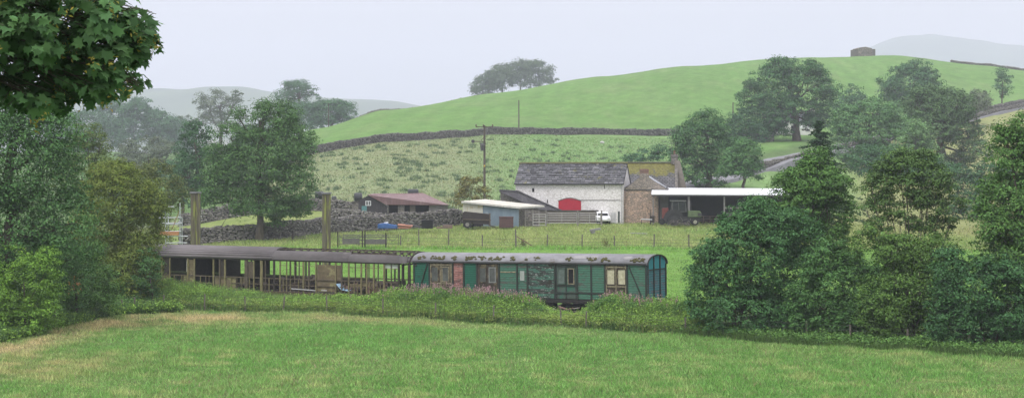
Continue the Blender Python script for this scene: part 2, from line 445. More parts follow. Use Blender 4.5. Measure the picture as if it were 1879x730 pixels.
xs = axis([(-4200, -900, 300), (-900, -240, 30), (-240, -100, 7), (-100, 130, 1.5), (130, 230, 3), (230, 400, 14), (400, 1000, 60), (1000, 4200, 320)])
ys = axis([(-300, 0, 20), (0, 60, 4), (60, 135, 1.5), (135, 400, 2), (400, 720, 4), (720, 1100, 20), (1100, 2000, 100), (2000, 7000, 500)])
XX, YY = np.meshgrid(xs, ys)
ZZ = H(XX, YY)
nx, ny = len(xs), len(ys)
idx = np.arange(nx*ny).reshape(ny, nx)
Fq = np.stack([idx[:-1, :-1], idx[:-1, 1:], idx[1:, 1:], idx[1:, :-1]], -1).reshape(-1, 4)
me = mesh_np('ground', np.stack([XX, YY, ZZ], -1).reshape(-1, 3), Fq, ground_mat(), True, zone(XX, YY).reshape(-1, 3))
tag(link('ground', me), 'green and straw coloured meadows rising to a smooth grass hill', None, None, 'structure')

# far hills: closed ridges of real depth
def far_hill(name, label, crest, Y, depth, mat, fore=.45):
    pxs = np.arange(crest[0][0], crest[-1][0] + 1, 12.)
    pys = np.interp(pxs, [c[0] for c in crest], [c[1] for c in crest])
    pys = np.convolve(np.pad(pys, 3, 'edge'), np.ones(7)/7, 'valid')
    vs = np.linspace(-1, 1, 25); P = []
    for v in vs:
        yy = Y + depth*v; sh = np.cos(v*math.pi/2)**1.1
        zt = (HY - pys)/F*Y + 25
        x = (pxs - CX)/F*Y
        z = CZ - 25 + zt*sh + sh*4*snoise(x, yy, 0, .008, 5)*(abs(v) > .05)
        P.append(np.stack([x + v*60*snoise(x, yy, 0, .003, 9), np.full_like(x, yy), z], -1))
    P = np.array(P); a, b = P.shape[:2]; id_ = np.arange(a*b).reshape(a, b)
    Fq = np.stack([id_[:-1, :-1], id_[:-1, 1:], id_[1:, 1:], id_[1:, :-1]], -1).reshape(-1, 4)
    tag(link(name, mesh_np(name, P.reshape(-1, 3), Fq, mat, True)), label, None, None, 'structure')
HM = surf('moor', (.10, .14, .07), (.06, .09, .05), (.15, .14, .08), scale=.006, bump=0, rough=1)
far_hill('hills', 'low moorland ridge fading into the mist behind the left trees',
  [(-900,215),(-300,190),(0,178),(150,174),(262,170),(340,166),(425,160),(480,167),(590,180),(640,182),(700,183),(745,188),(775,196),(830,214),(900,235),(1000,270)], 3300, 800, HM)
far_hill('hills', 'pale blue mountain almost lost in mist behind the hilltop barn',
  [(1300,190),(1480,140),(1560,108),(1590,92),(1612,76),(1640,67),(1690,63),(1740,68),(1790,75),(1879,86),(2000,100),(2200,130),(2600,200)], 5200, 600, HM)

# road
def ribbon(name, pts, hw, mat, dz=.12, step=3.):
    P = [G(a, b) for a, b in pts]; Q = []
    for a, b in zip(P[:-1], P[1:]):
        n = max(1, int((b-a).length/step)); Q += [a.lerp(b, i/n) for i in range(n)]
    Q.append(P[-1]); V = []
    Q = [ (Q[max(i-1,0)] + Q[i] + Q[min(i+1,len(Q)-1)])/3 for i in range(len(Q))]
    for i, q in enumerate(Q):
        t = (Q[min(i+1, len(Q)-1)] - Q[max(i-1, 0)]); t.z = 0; t.normalize(); s = Vector((t.y, -t.x, 0))
        zc = max(h1(*(q + s*u).xy) for u in (-hw, 0, hw)) + dz
        V += [Vector(((q + s*hw).x, (q + s*hw).y, zc)), Vector(((q - s*hw).x, (q - s*hw).y, zc)),
              Vector(((q + s*(hw+.8)).x, (q + s*(hw+.8)).y, zc - 1.6)), Vector(((q - s*(hw+.8)).x, (q - s*(hw+.8)).y, zc - 1.6))]
    mb = MB(); Fs = []
    for i in range(len(Q)-1):
        a = i*4; b = a+4
        Fs += [(a, b, b+1, a+1), (a+2, b+2, b, a), (a+1, b+1, b+3, a+3)]
    mb.add(V, Fs); return mb.build(name, mat)
tag(ribbon('road', ROAD, 3.0, surf('asphalt', (.2, .2, .21), (.13, .13, .14), scale=.6, bump=.1)), 'grey tarmac lane climbing the hill between walls', None, None, 'structure')

# ------------------------------------------------------------------ dry stone walls
def stone_wall(label, pts, h=1.4, th=.55, stone=.4, seed=0, group=None, drop=.0, mat=None, dark=(.035, .032, .03), gapz=None, frm='G'):
    rs = np.random.RandomState(seed)
    P = [G(a, b) for a, b in pts]
    root = thing('dry_stone_wall', label, 'wall', P[0], 0, group)
    L = [0]
    for a, b in zip(P[:-1], P[1:]): L.append(L[-1] + (b.xy - a.xy).length)
    X = np.array([p.x for p in P]); Yv = np.array([p.y for p in P]); L = np.array(L)
    def at(s):
        x = np.interp(s, L, X); y = np.interp(s, L, Yv)
        d = .5; dx = np.interp(s+d, L, X) - np.interp(s-d, L, X); dy = np.interp(s+d, L, Yv) - np.interp(s-d, L, Yv)
        n = np.hypot(dx, dy) + 1e-9; return x, y, dx/n, dy/n
    rows = max(2, int(h/(stone*.55)))
    S, U, Z, SX, SY, SZ = [], [], [], [], [], []
    for r in range(rows + 1):
        n = int(L[-1]/stone/(1 if r < rows else .6)); s = (np.arange(n) + rs.uniform(-.3, .3, n) + (r % 2)*.5)*(L[-1]/n)
        hh = h*(1 + .10*snoise(s, 0, 0, .12, seed) + .05*snoise(s, 0, 0, .7, seed+1))
        z = (r + .5)/rows*hh
        for side in (-1, 1) if r < rows else (0,):
            wz = th/2*(1 - .3*r/rows)
            S.append(s); U.append(np.full(n, side*(wz - .08)) + rs.normal(size=n)*.03); Z.append(z + rs.normal(size=n)*.03 - (0 if r < rows else hh/rows*.25))
            SX.append(stone*rs.uniform(.4, .68, n)*(1 if r < rows else .55)); SY.append(np.full(n, .2 if side else th*.36)); SZ.append(hh/rows*rs.uniform(.4, .62, n)*(1 if r < rows else 1.2))
    S, U, Z, SX, SY, SZ = map(np.concatenate, (S, U, Z, SX, SY, SZ)); n = len(S)
    x, y, tx, ty = at(S)
    cx = x - ty*U; cy = y + tx*U; cz = H(x, y) + Z - .08
    a = rs.normal(size=n)*.12; c, s_ = np.cos(a), np.sin(a); ax, ay = tx*c - ty*s_, tx*s_ + ty*c
    tilt = rs.normal(size=n)*.18
    V = np.empty((n, 8, 3)); k = 0
    for dz in (-1, 1):
        for sx, sy in ((-1, -1), (1, -1), (1, 1), (-1, 1)):
            jx = rs.uniform(.72, 1.05, n); jz = rs.uniform(.75, 1.05, n)
            lx = sx*SX*jx*.98; ly = sy*SY*jx
            V[:, k, 0] = cx + ax*lx - ay*ly; V[:, k, 1] = cy + ay*lx + ax*ly; V[:, k, 2] = cz + dz*SZ*jz + tilt*lx; k += 1
    Fb = np.array([(0,3,2,1),(4,5,6,7),(0,1,5,4),(1,2,6,5),(2,3,7,6),(3,0,4,7)])
    Fa = (np.arange(n)[:, None, None]*8 + Fb[None]).reshape(-1, 4)
    V = V.reshape(-1, 3) - np.array(P[0])
    link('stones', mesh_np('wall_stones', V, Fa, mat or WS), root)
    # hearting inside
    mb = MB(); m = max(2, int(L[-1]/2)); vs = []; fs = []
    for i in range(m+1):
        s = L[-1]*i/m; x, y, tx, ty = at(s); z = h1(x, y) - P[0].z; hh = h*.8
        x -= P[0].x; y -= P[0].y; w = th/2 - .1
        vs += [(x - ty*w, y + tx*w, z - .3), (x + ty*w, y - tx*w, z - .3), (x + ty*w*.7, y - tx*w*.7, z + hh), (x - ty*w*.7, y + tx*w*.7, z + hh)]
        if i: 
            a = (i-1)*4; b = i*4; fs += [(a+k, b+k, b+(k+1) % 4, a+(k+1) % 4) for k in range(4)]
    fs += [(0, 1, 2, 3), (m*4+3, m*4+2, m*4+1, m*4)]
    mb.add(vs, fs).build('wall_core', surf('wall_core', dark, bump=0), root)
    return root
WS = surf('wall_stone', (.19, .18, .165), (.085, .08, .075), (.26, .26, .23), scale=2.5, island=.45, patch=.6, pscale=1.2)
WSF = surf('wall_stone_dark', (.16, .15, .13), (.09, .085, .075), (.2, .2, .17), scale=1.5, island=.3)
WSM = surf('wall_stone_mid', (.155, .15, .14), (.075, .072, .066), (.22, .22, .2), scale=2., island=.35)
stone_wall('long grey dry stone wall crossing the hill above the rough pasture', HW, 1.35, .7, .42, 1, mat=WSM)
stone_wall('low dry stone wall rising from behind the coach past the lone tree to the farm sheds',
           [(330,196),(372,197),(480,199),(545,203),(600,208),(640,212),(700,216),(770,219),(842,222)], 1.9, .8, .38, 2)
stone_wall('dry stone wall behind the lone tree at the foot of the rough slope', [(330,240),(440,243),(520,246),(600,244),(660,242),(780,240)], 1.6, .7, .42, 3)
stone_wall('short stone wall just in front of the red roofed shed', [(600,229),(700,229),(800,229.5),(850,229)], 1.5, .7, .4, 4)
stone_wall('dark wall along the lower side of the climbing lane', [(1380,293),(1400,296.5),(1480,329),(1560,359),(1640,389),(1720,418),(1800,444),(1910,486),(2050,535)], 1.1, .6, .6, 5, mat=WSF)
stone_wall('thin wall along the upper side of the climbing lane', [(1640,404),(1720,433),(1800,459),(1910,500),(2050,550)], 1.1, .6, .6, 6, mat=WSF)
stone_wall('low wall on the skyline right of the hilltop barn', [(1745,672),(1790,674),(1840,674),(1910,672),(2050,676)], 1.0, .8, .5, 7, mat=WSF)
stone_wall('thin far wall running along the crest of the smooth green hill',
           [(640,462),(700,492),(900,562),(1000,582),(1100,602),(1255,632),(1400,661),(1500,668),(1570,676)], .6, .6, .8, 8, mat=WSF)

# ------------------------------------------------------------------ meadow grass
def blades(name, label, X, Y, hgt, wid, lean, rs, cm=None, bright=1., dz=0., tv=(.72, 1.35)):
    n = len(X); Z = H(X, Y) - .02 + dz
    a = rs.uniform(0, 6.28, n); l = rs.normal(size=(n, 2))*lean
    h = hgt*rs.uniform(.5, 1.3, n)
    V = np.empty((n, 3, 3)); dx, dy = np.cos(a)*wid*.5, np.sin(a)*wid*.5
    V[:, 0] = np.stack([X - dx, Y - dy, Z], -1); V[:, 1] = np.stack([X + dx, Y + dy, Z], -1)
    V[:, 2] = np.stack([X + l[:, 0]*h, Y + l[:, 1]*h, Z + h], -1)
    col = zone(X, Y)*bright
    t = rs.uniform(tv[0], tv[1], n)[:, None]; col = col*t
    straw = (rs.rand(n) < .07)[:, None]; col = np.where(straw, np.array([.26, .23, .12])*t, col)
    if cm is not None: col = cm
    C = np.repeat(col, 3, 0)
    me = mesh_np(name, V.reshape(-1, 3), np.arange(n*3).reshape(n, 3), BLM, False, C)
    return tag(link(name, me), label, None, None, 'stuff')
BLM, nt_, b_ = _new('grass_blade')
at_ = _n(nt_, 'ShaderNodeAttribute', attribute_name='zone'); nt_.links.new(at_.outputs['Color'], b_.inputs['Base Color'])
b_.inputs['Roughness'].default_value = .6
tr_ = _n(nt_, 'ShaderNodeBsdfTranslucent'); nt_.links.new(at_.outputs['Color'], tr_.inputs[0]); ms_ = _n(nt_, 'ShaderNodeMixShader'); ms_.inputs[0].default_value = .35
nt_.links.new(b_.outputs[0], ms_.inputs[1]); nt_.links.new(tr_.outputs[0], ms_.inputs[2]); nt_.links.new(ms_.outputs[0], nt_.nodes['Material Output'].inputs[0])
rs = np.random.RandomState(11)
n = 520000
Yg = 66 + 58*rs.rand(n)**1.0; pxg = rs.uniform(-60, 1940, n)
keep = Yg < lin(EDGE, pxg) + 1.5
Yg, pxg = Yg[keep], pxg[keep]; Xg = (pxg - CX)/F*Yg
dens = snoise(Xg, Yg, 0, .9, 21)*.5 + .6 > rs.rand(len(Xg))*.9; Xg, Yg = Xg[dens], Yg[dens]
tall = .22 + .1*np.clip(snoise(Xg, Yg, 0, .25, 22), -1, 1)
blades('meadow_grass', 'tussocky green and straw meadow grass filling the foreground', Xg, Yg, tall*.8, .05, .55, rs, bright=1.9, tv=(.6, 1.5))
n = 90000
Yg = 186 + 40*rs.rand(n); pxg = rs.uniform(330, 1900, n); Xg = (pxg - CX)/F*Yg
blades('rough_grass', 'long straw tinted grass around the wire fence below the farm', Xg, Yg, .3, .12, .5, rs, bright=1.5)
n = 60000
Yg = 244 + 120*rs.rand(n); pxg = rs.uniform(400, 1340, n); kk = Yg < lin(HW, pxg) - 1; Yg = Yg[kk]; pxg = pxg[kk]; Xg = (pxg - CX)/F*Yg
blades('pasture_grass', 'rough tussocky grass on the slope between farm and hill wall', Xg, Yg, .2, .3, .7, rs, bright=1.3, tv=(.92, 1.08))
# rushes
n = 300; Yr = 250 + 105*rs.rand(n); pr = np.where(rs.rand(n) < .6, rs.normal(740, 130, n), rs.uniform(560, 1240, n)); kk = (Yr < lin(HW, pr) - 4); Yr, pr = Yr[kk], pr[kk]
Xr = (pr - CX)/F*Yr; m = 34; rr = rs.uniform(.25, .75, len(Xr))
Xb = (Xr[:, None] + rs.normal(size=(len(Xr), m))*rr[:, None]*.75).ravel(); Yb = (Yr[:, None] + rs.normal(size=(len(Xr), m))*.4).ravel()
cm = np.array([.10, .155, .075])*rs.uniform(.8, 1.5, (len(Xb), 1))
blades('rushes', 'dark clumps of rushes dotted over the rough slope', Xb, Yb, .5, .16, .35, rs, cm)

# small green sheep-free boulder pile right below the hill wall is left out; one pale stone
mb = MB(); mb.tube([(0,0,0),(0,0,.25),(0,0,.5)], [.45,.5,.2], 7)
tag(mb.build('boulder', surf('pale_stone', (.5,.5,.47)), None, G(1105,352)), 'small pale boulder lying just below the hill wall', 'boulder')

# ------------------------------------------------------------------ verge of tall weeds between the meadow and the train
def weeds(name, label, pxr, dY, hfun, n, mat, leaf=.16, seed=3, per=14, up=.5, rc=.3):
    rs = np.random.RandomState(seed); nc = n//per
    px = rs.uniform(pxr[0], pxr[1], nc); e = lin(EDGE, px); Y = e + rs.uniform(dY[0], dY[1], nc)**1
    X = (px - CX)/F*Y; hh = hfun(px, Y - e)*(1 + .22*snoise(X, Y, 0, .8, seed) + .15*snoise(X, Y, 0, .25, seed+2)); hh = np.maximum(hh, .12)
    t = rs.rand(nc)**.7; Z = H(X, Y) + hh*t
    C = np.stack([X, Y, Z], -1)
    off = rs.normal(size=(nc, per, 3))*rc*.5; off[:, :, 2] *= .8
    P = (C[:, None] + off).reshape(-1, 3); N = rs.normal(size=P.shape)*.6 + np.array([0, -.3, up+.35])
    return tag(link(name, leaf_mesh(name, P, N, leaf, mat, rs, .38)), label, None, None, 'stuff')
WEED = leaf_mat('weed_leaf', (.12, .22, .05), .45, .33)
WEEDD = leaf_mat('weed_leaf_dark', (.07, .15, .045), .4, .3)
WEEDL = leaf_mat('weed_leaf_light', (.14, .2, .06), .3, .3)
def hA(px, d):   # bracken bank in front of the coach and van
    top = np.interp(px, [270,330,420,560,680,720,800,900,985,1010,1060,1085,1120,1180,1260,1300], [1.3,1.6,1.15,.75,.85,1.3,1.5,1.45,1.2,.5,.3,1.0,1.5,1.35,1.4,1.5])
    return top*np.clip(.35 + d*.22, .25, 1)
weeds('bracken_bank', 'bright green nettles and ferns on the bank before the carriages', (285, 1300), (.2, 5.5), hA, 210000, WEED, .12, 31, rc=.34)
weeds('tall_weeds', 'darker willowherb leaves standing against the green van', (670, 1290), (2.2, 6.2), lambda p, d: hA(p, 6)*1.05*(.35 + .65*(np.abs(p-1040) > 42)), 100000, WEEDD, .13, 32, rc=.2, up=.2)
weeds('pale_weeds', 'pale yellow green grass growing through the lineside weeds', (300, 1290), (-.3, 3.), lambda p, d: .55 + 0*p, 40000, WEEDL, .12, 33, rc=.22)
# tall grass standing through the bank and along the hedge foot
rs = np.random.RandomState(51); n = 60000; px = rs.uniform(285, 1300, n); dd = rs.uniform(-.3, 5.6, n); Y = lin(EDGE, px) + dd; X = (px - CX)/F*Y
gc = np.array([.11, .2, .06])*(1 + .35*snoise(X, Y, 0, .6, 52))[:, None].clip(.5, 1.6)*rs.uniform(.6, 1.6, (n, 1)); gc = np.where((rs.rand(n) < .12)[:, None], np.array([.27, .25, .13]), gc)
blades('bank_grass', 'long seeding grass growing through the bank before the carriages', X, Y, hA(px, dd)*.95 + .12, .045, .16, rs, gc)
n = 60000; px = rs.uniform(1240, 1960, n); dd = rs.uniform(-.7, 2.6, n); Y = lin(EDGE, px) + dd; X = (px - CX)/F*Y
gc = np.array([.10, .17, .05])*rs.uniform(.5, 1.8, (n, 1))
blades('hedge_grass', 'long grass fringe along the foot of the right hedge', X, Y, .34 + .1*snoise(X, Y, 0, 1., 53), .045, .25, rs, gc)
n = 70000; px = rs.uniform(-60, 330, n); dd = rs.uniform(-2.6, 3, n); Y = lin(EDGE, px) + dd; X = (px - CX)/F*Y
blades('shade_grass', 'long grass fringe under the left trees', X, Y, .6 + .15*snoise(X, Y, 0, 1., 54), .045, .25, rs, np.array([.085, .16, .05])*rs.uniform(.5, 1.7, (n, 1)))
n = 90000; Yg = 128 + 60*rs.rand(n); pxg = rs.uniform(290, 1900, n); Xg = (pxg - CX)/F*Yg
blades('mown_grass', 'short bright mown grass of the strip behind the carriages', Xg, Yg, .09, .1, .8, rs, bright=1.2, tv=(.8, 1.25))
# willowherb spikes
rs = np.random.RandomState(5); n = 640
px = np.concatenate([rs.normal(800, 55, 150), rs.normal(905, 45, 150), rs.uniform(690, 1000, 70), rs.normal(1150, 35, 60), rs.uniform(1100, 1250, 45)])
px = px[(px > 640) & (px < 1262) & (np.abs(px-1043) > 45)]
e = lin(EDGE, px); Y = e + rs.uniform(2.5, 5.8, len(px)); X = (px - CX)/F*Y
hh = hA(px, 6)*rs.uniform(.8, 1.25, len(px)) + .1; P = []; NN = []; ST = MB()
for x, y, h in zip(X, Y, hh):
    z = h1(x, y); m = 11; q = rs.rand(m); P.append(np.stack([x + rs.normal(size=m)*.035*(1-q*.7), y + rs.normal(size=m)*.035*(1-q*.7), z + h + q*.34 - .1], -1))
    ST.tube([(x, y, z), (x, y, z + h + .2)], [.012, .005], 3, cap=False)
P = np.concatenate(P)
fl = link('willowherb_flowers', leaf_mesh('willowherb_flowers', P, rs.normal(size=P.shape), .075, leaf_mat('pink_petal', (.30, .17, .22), .3, .3, .3, (.34, .28, .2)), rs, .8))
tag(fl, 'faded pink willowherb spikes rising in front of the green van', None, None, 'stuff')
ST.build('willowherb_stems', surf('weed_stem', (.09, .12, .04)), None); tag(bpy.data.objects['willowherb_stems'], 'thin stems carrying the pink willowherb spikes', None, None, 'stuff')
# rough verge below the hedge and the left trees
weeds('hedge_bottom', 'dark nettles and grass along the foot of the right hedge', (1240, 1960), (-.4, 3.), lambda p, d: .45 + 0*p, 25000, WEEDD, .17, 34)
weeds('tree_bottom', 'shaded weeds and long grass under the left trees', (-60, 320), (-2.0, 6.), lambda p, d: np.clip(.35 + .25*d, .3, 1.5), 80000, WEEDD, .17, 35)
weeds('long_grass', 'long mid green grass along the foot of the left trees', (-60, 330), (-2.6, 2.), lambda p, d: .45 + 0*p, 30000, WEED, .2, 36, up=.1)
# ------------------------------------------------------------------ trees
ASH = leaf_mat('ash_leaf', (.05, .12, .045), .35, .3)
ASHB = leaf_mat('ash_leaf_bright', (.058, .13, .04), .35, .35)
DARK = leaf_mat('dark_leaf', (.036, .09, .045), .35, .25)
HAW = leaf_mat('hawthorn_leaf', (.09, .14, .03), .38, .45, .3, (.22, .25, .05))
OLIVE = leaf_mat('olive_leaf', (.075, .10, .04), .35, .35)
BRI = leaf_mat('bright_leaf', (.09, .19, .035), .3, .4)
FARL = leaf_mat('far_leaf', (.045, .11, .055), .3, .25)
FARP = leaf_mat('far_leaf_pale', (.075, .13, .05), .3, .3)
FARG = leaf_mat('far_leaf_grey', (.085, .115, .08), .3, .2)

# near left group
tree('ash_tree', 'tall dense dark green ash filling the left edge of the picture', 'tree', 20, 104,
     [(20,300,95,85),(-40,230,80,60),(70,340,75,75),(10,430,95,80),(95,260,55,50),(110,420,60,70),(-60,420,80,110),(40,215,60,40),(60,500,80,70,2)],
     .17, 76000, ASH, .4, tpx=10, seed=2, gap=.12, per=18)
tree('bright_bush', 'bright yellow green bush low at the left edge under the dark ash', 'bush', 45, 101.5,
     [(40,520,58,62,0),(80,505,32,50),(10,560,55,50),(75,560,36,40),(45,592,60,24),(0,600,50,24)], .13, 26000, BRI, .08, seed=3, gap=.1, inner=.15, ntw=4)
tree('thorn_bush', 'mid green bush between the bright bush and the yellow hawthorn', 'bush', 140, 112,
     [(135,520,48,65,0),(150,450,38,45),(105,480,36,45),(178,540,36,50)], .14, 26000, ASHB, .1, seed=4, gap=.15, ntw=5)
tree('hawthorn', 'yellow green hawthorn standing left of the brown coach', 'tree', 225, 123,
     [(215,365,62,55,0),(185,420,45,48),(255,430,42,62),(235,505,52,58),(200,330,38,26),(275,380,28,42),(180,480,40,50),(268,520,26,45)],
     .14, 80000, HAW, .16, seed=5, gap=.08, per=18)
tree('hawthorn', 'olive hawthorn behind the yellow one and the scaffold', 'tree', 290, 160,
     [(285,350,48,48,0),(318,365,26,26),(255,340,35,35),(285,430,30,50)], .17, 18000, OLIVE, .18, seed=6, gap=.2)
tree('spindly_tree', 'thin open crowned tree with upright stems between the ash and the hazy wood', 'tree', 165, 132,
     [(160,255,32,28,0),(185,270,20,26),(140,330,38,45),(190,330,34,40),(150,290,30,30),(225,345,30,40)], .16, 15000, leaf_mat('willow_leaf', (.085,.13,.05), .3, .3), .14, seed=7, gap=.42, ntw=12)
tree('elder_bush', 'small dark elder bush beside the left end of the coach', 'bush', 283, 121.5,
     [(268,510,24,42,0),(255,545,32,30),(278,490,16,30)], .13, 9000, ASH, .08, seed=8, gap=.2, ntw=3)

# lone tree in the pasture
tree('lone_tree', 'lone broad green tree with a bare trunk beside the low stone wall', 'tree', 476, 198,
     [(490,300,66,62,0),(440,330,48,48),(535,330,42,60),(500,235,42,36),(412,300,36,42),(470,375,50,30),(545,270,30,36),(395,345,26,38),(535,385,36,22),(425,255,32,26),(520,215,26,22),(486,196,14,10),(438,215,12,12),(385,375,12,18),(505,405,16,14)],
     .24, 76000, leaf_mat('elm_leaf', (.055, .12, .045), .4, .3), .42, seed=10, gap=.2, per=44, ntw=7, inner=.3, rc=.75)
tree('dark_tree', 'bluish dark tree half hidden behind the left side of the lone tree', 'tree', 362, 246,
     [(365,280,38,42,0),(345,325,26,40),(385,320,30,42),(360,245,26,20),(358,360,28,28)], .34, 11000, DARK, .4, seed=11, gap=.2)
tree('slim_tree', 'slim dark tree leaning over the pasture behind the left timber post', 'tree', 335, 262,
     [(335,300,14,38,0),(328,340,14,35)], .34, 3000, DARK, .25, seed=12, gap=.3)
tree('hazy_tree', 'pale thin crowned tree standing against the far moor', 'tree', 405, 640,
     [(400,195,38,28,0),(380,190,20,22),(430,190,22,22),(400,225,42,18),(415,178,18,12),(452,215,10,10),(345,222,12,8)], .62, 10000, FARG, .7, seed=13, basepy=285, gap=.42, ntw=14)
tree('umbrella_tree', 'open flat topped tree with light showing through on the left shoulder of the hill', 'tree', 552, 640,
     [(545,168,36,14,0),(525,180,20,14),(565,172,22,12),(540,195,26,12),(550,160,22,8)], .62, 7000, FARL, .8, seed=14, basepy=248, gap=.38, ntw=12)
tree('round_tree', 'rounded bushy tree at the right end of the small wood on the hill shoulder', 'tree', 612, 600,
     [(600,212,34,24,0),(632,212,22,20),(575,218,30,26),(612,198,22,10)], .6, 16000, FARL, .6, seed=15, basepy=250, gap=.1)
tree('round_tree', 'dark low tree directly below the open flat topped one', 'tree', 555, 610,
     [(550,220,34,26,0),(520,228,26,24),(500,240,26,20)], .6, 12000, FARL, .6, seed=16, basepy=258, gap=.1)
for i, (a, y, lob, lab) in enumerate([
    (165, 500, [(165,235,34,30,0),(150,270,30,30)], 'leftmost hazy tree of the valley wood just right of the maple leaves'),
    (208, 520, [(208,222,32,34,0),(195,255,28,26)], 'tallest rounded hazy tree of the valley wood'),
    (248, 500, [(250,215,30,28,0),(236,245,26,30)], 'hazy tree in the middle of the valley wood behind the pale willow'),
    (290, 510, [(292,232,28,24,0),(300,255,26,26)], 'hazy tree near the right end of the valley wood'),
    (325, 530, [(325,240,20,22,0),(330,265,22,24)], 'small hazy tree at the right end of the valley wood'),
    (120, 520, [(112,250,34,30,0),(130,280,34,30)], 'hazy valley tree partly behind the dark ash'),
    (470, 440, [(462,262,30,24,0),(450,285,26,20)], 'hazy tree filling the gap behind the lone tree crown')]):
    tree('valley_tree', lab, 'tree', a, y*1.45, lob, .85, 11000, FARL, .3, seed=20+i, gap=.0, basepy=318, group='hazy trees of the valley wood')
tree('willow', 'pale greyish willow in front of the hazy valley wood', 'tree', 272, 400,
     [(268,280,42,28,0),(240,292,28,24),(305,290,28,28),(270,305,50,20)], .45, 13000, FARG, .4, seed=28, gap=.1)
tree('willow', 'darker bush filling the gap below the pale willow', 'tree', 310, 330,
     [(312,325,30,24,0),(285,322,24,18)], .4, 4000, FARL, .3, seed=29, gap=.1)
# clump behind the hill
for i, (a, lob, lab) in enumerate([
    (885, [(888,160,20,16,0),(872,170,11,8),(905,148,16,14)], 'low left tree of the clump on the hill crest'),
    (925, [(925,142,22,20,0),(912,155,16,16)], 'second tree from the left in the clump on the hill crest'),
    (955, [(952,135,22,20,0),(962,152,24,14)], 'third tree from the left in the clump on the hill crest'),
    (990, [(985,130,26,15,0),(1000,148,17,14),(968,122,16,7)], 'tall flat topped right tree of the clump on the hill crest')]):
    tree('crest_tree', lab, 'tree', a, 930 + i*9, lob, .95, 6500, leaf_mat('crest_leaf', (.055,.09,.045), .3, .2), .7, seed=40+i, gap=.22, basepy=196, group='trees in the clump on the hill crest', ntw=10)
# bush by the pole
tree('roadside_bush', 'olive brown bush at the foot of the electricity pole', 'bush', 866, 232,
     [(866,358,27,26,0),(850,372,20,16),(885,375,18,16),(860,340,14,14)], .26, 5200, leaf_mat('rust_leaf', (.10,.105,.035), .3, .4), .1, seed=44, gap=.25, ntw=6)
tree('roadside_bush', 'small grey green bush on the slope behind the farmhouse roof', 'bush', 1180, 300,
     [(1165,292,16,9,0),(1190,290,18,12),(1215,285,18,14),(1150,294,8,6)], .34, 2600, FARL, .1, seed=45, gap=.15, ntw=3)
# middle right
tree('field_tree', 'broad tree behind the open shed beside the farmhouse chimney', 'tree', 1300, 272,
     [(1290,265,46,40,0),(1265,300,38,34),(1325,290,38,42),(1295,235,32,28),(1250,262,22,22),(1300,325,34,22),(1345,275,20,20)], .32, 34000, leaf_mat('mid_leaf', (.05,.118,.05), .3, .25), .5, seed=46, gap=.08)
tree('field_tree', 'smaller tree right of the broad one beside the lane', 'tree', 1366, 264,
     [(1368,290,24,32,0),(1348,305,26,26),(1380,312,16,20)], .3, 13000, leaf_mat('mid_leaf_green', (.06,.14,.055), .3, .25), .3, seed=47, gap=.22)
tree('great_sycamore', 'huge rounded dark tree on the hillside half hiding the white house', 'tree', 1460, 376,
     [(1425,170,46,42,0),(1480,165,46,40),(1400,215,34,34),(1510,195,28,36),(1445,210,52,32),(1385,180,30,32),(1430,128,30,18),(1480,135,32,20),(1390,240,26,20),(1500,225,26,16),(1425,240,24,12)],
     .45, 46000, leaf_mat('sycamore_far_leaf', (.045,.112,.05), .35, .3), .8, tpx=1462, seed=48, gap=.08)
tree('thicket', 'dark thicket at the left foot of the huge hillside tree', 'bush', 1372, 372,
     [(1368,235,28,32,0),(1350,240,16,30),(1385,255,20,24)], .42, 5500, DARK, .25, seed=49, gap=.1)
tree('hill_tree', 'small dark round tree between the huge tree and the pale green tree', 'tree', 1560, 432,
     [(1558,178,22,18,0),(1545,195,18,18),(1575,190,16,16)], .5, 3600, FARL, .4, seed=50, gap=.12)
tree('hill_tree', 'dark oval tree on the grass hill below the hilltop barn', 'tree', 1672, 440,
     [(1670,160,44,34,0),(1640,165,26,26),(1700,155,28,24),(1680,135,26,18),(1655,185,30,16)], .5, 17000, FARL, .5, seed=51, gap=.16)
tree('pale_tree', 'wide pale green rounded tree right of the conifer', 'tree', 1590, 320,
     [(1590,235,54,42,0),(1555,270,36,36),(1630,255,42,42),(1600,210,42,22),(1565,225,34,28),(1650,285,36,34),(1600,295,46,34)],
     .38, 40000, leaf_mat('pale_leaf', (.07,.155,.07), .3, .3), .5, seed=52, gap=.14)
tree('pale_tree', 'second paler tree with hanging branches tucked between the wide pale tree and the oak', 'tree', 1675, 300,
     [(1680,260,28,36,0),(1700,300,26,36),(1665,310,26,32)], .36, 14000, leaf_mat('pale_leaf_two', (.09,.175,.08), .3, .3), .3, seed=53, gap=.2)
tree('oak', 'spreading grey green oak with long bare side branches on the right', 'tree', 1727, 322,
     [(1720,205,44,36,0),(1690,190,32,24),(1752,200,36,30),(1712,245,50,30),(1760,245,36,26),(1785,280,30,20),(1755,300,40,16),(1700,175,28,14),(1790,250,14,16)],
     .38, 40000, leaf_mat('oak_leaf', (.06,.115,.055), .3, .25), .85, seed=54, gap=.15, ntw=12)
tree('hill_tree', 'small olive bush right of the oak crown beside the lane wall', 'bush', 1793, 425,
     [(1795,190,24,20,0),(1778,198,16,14)], .5, 3600, FARG, .3, seed=55, gap=.15)
tree('young_tree', 'small airy round tree alone on the hill at the far right', 'tree', 1839, 478,
     [(1839,155,18,22,0),(1836,170,14,12),(1843,142,12,12)], .5, 2200, FARL, .22, seed=56, gap=.35)
tree('farm_tree', 'dark trees standing at the far right behind the yellow field', 'tree', 1790, 240,
     [(1785,350,28,34,0),(1810,340,28,40),(1760,340,24,30),(1780,385,44,22),(1840,350,30,46)], .3, 14000, DARK, .3, seed=57, gap=.12)
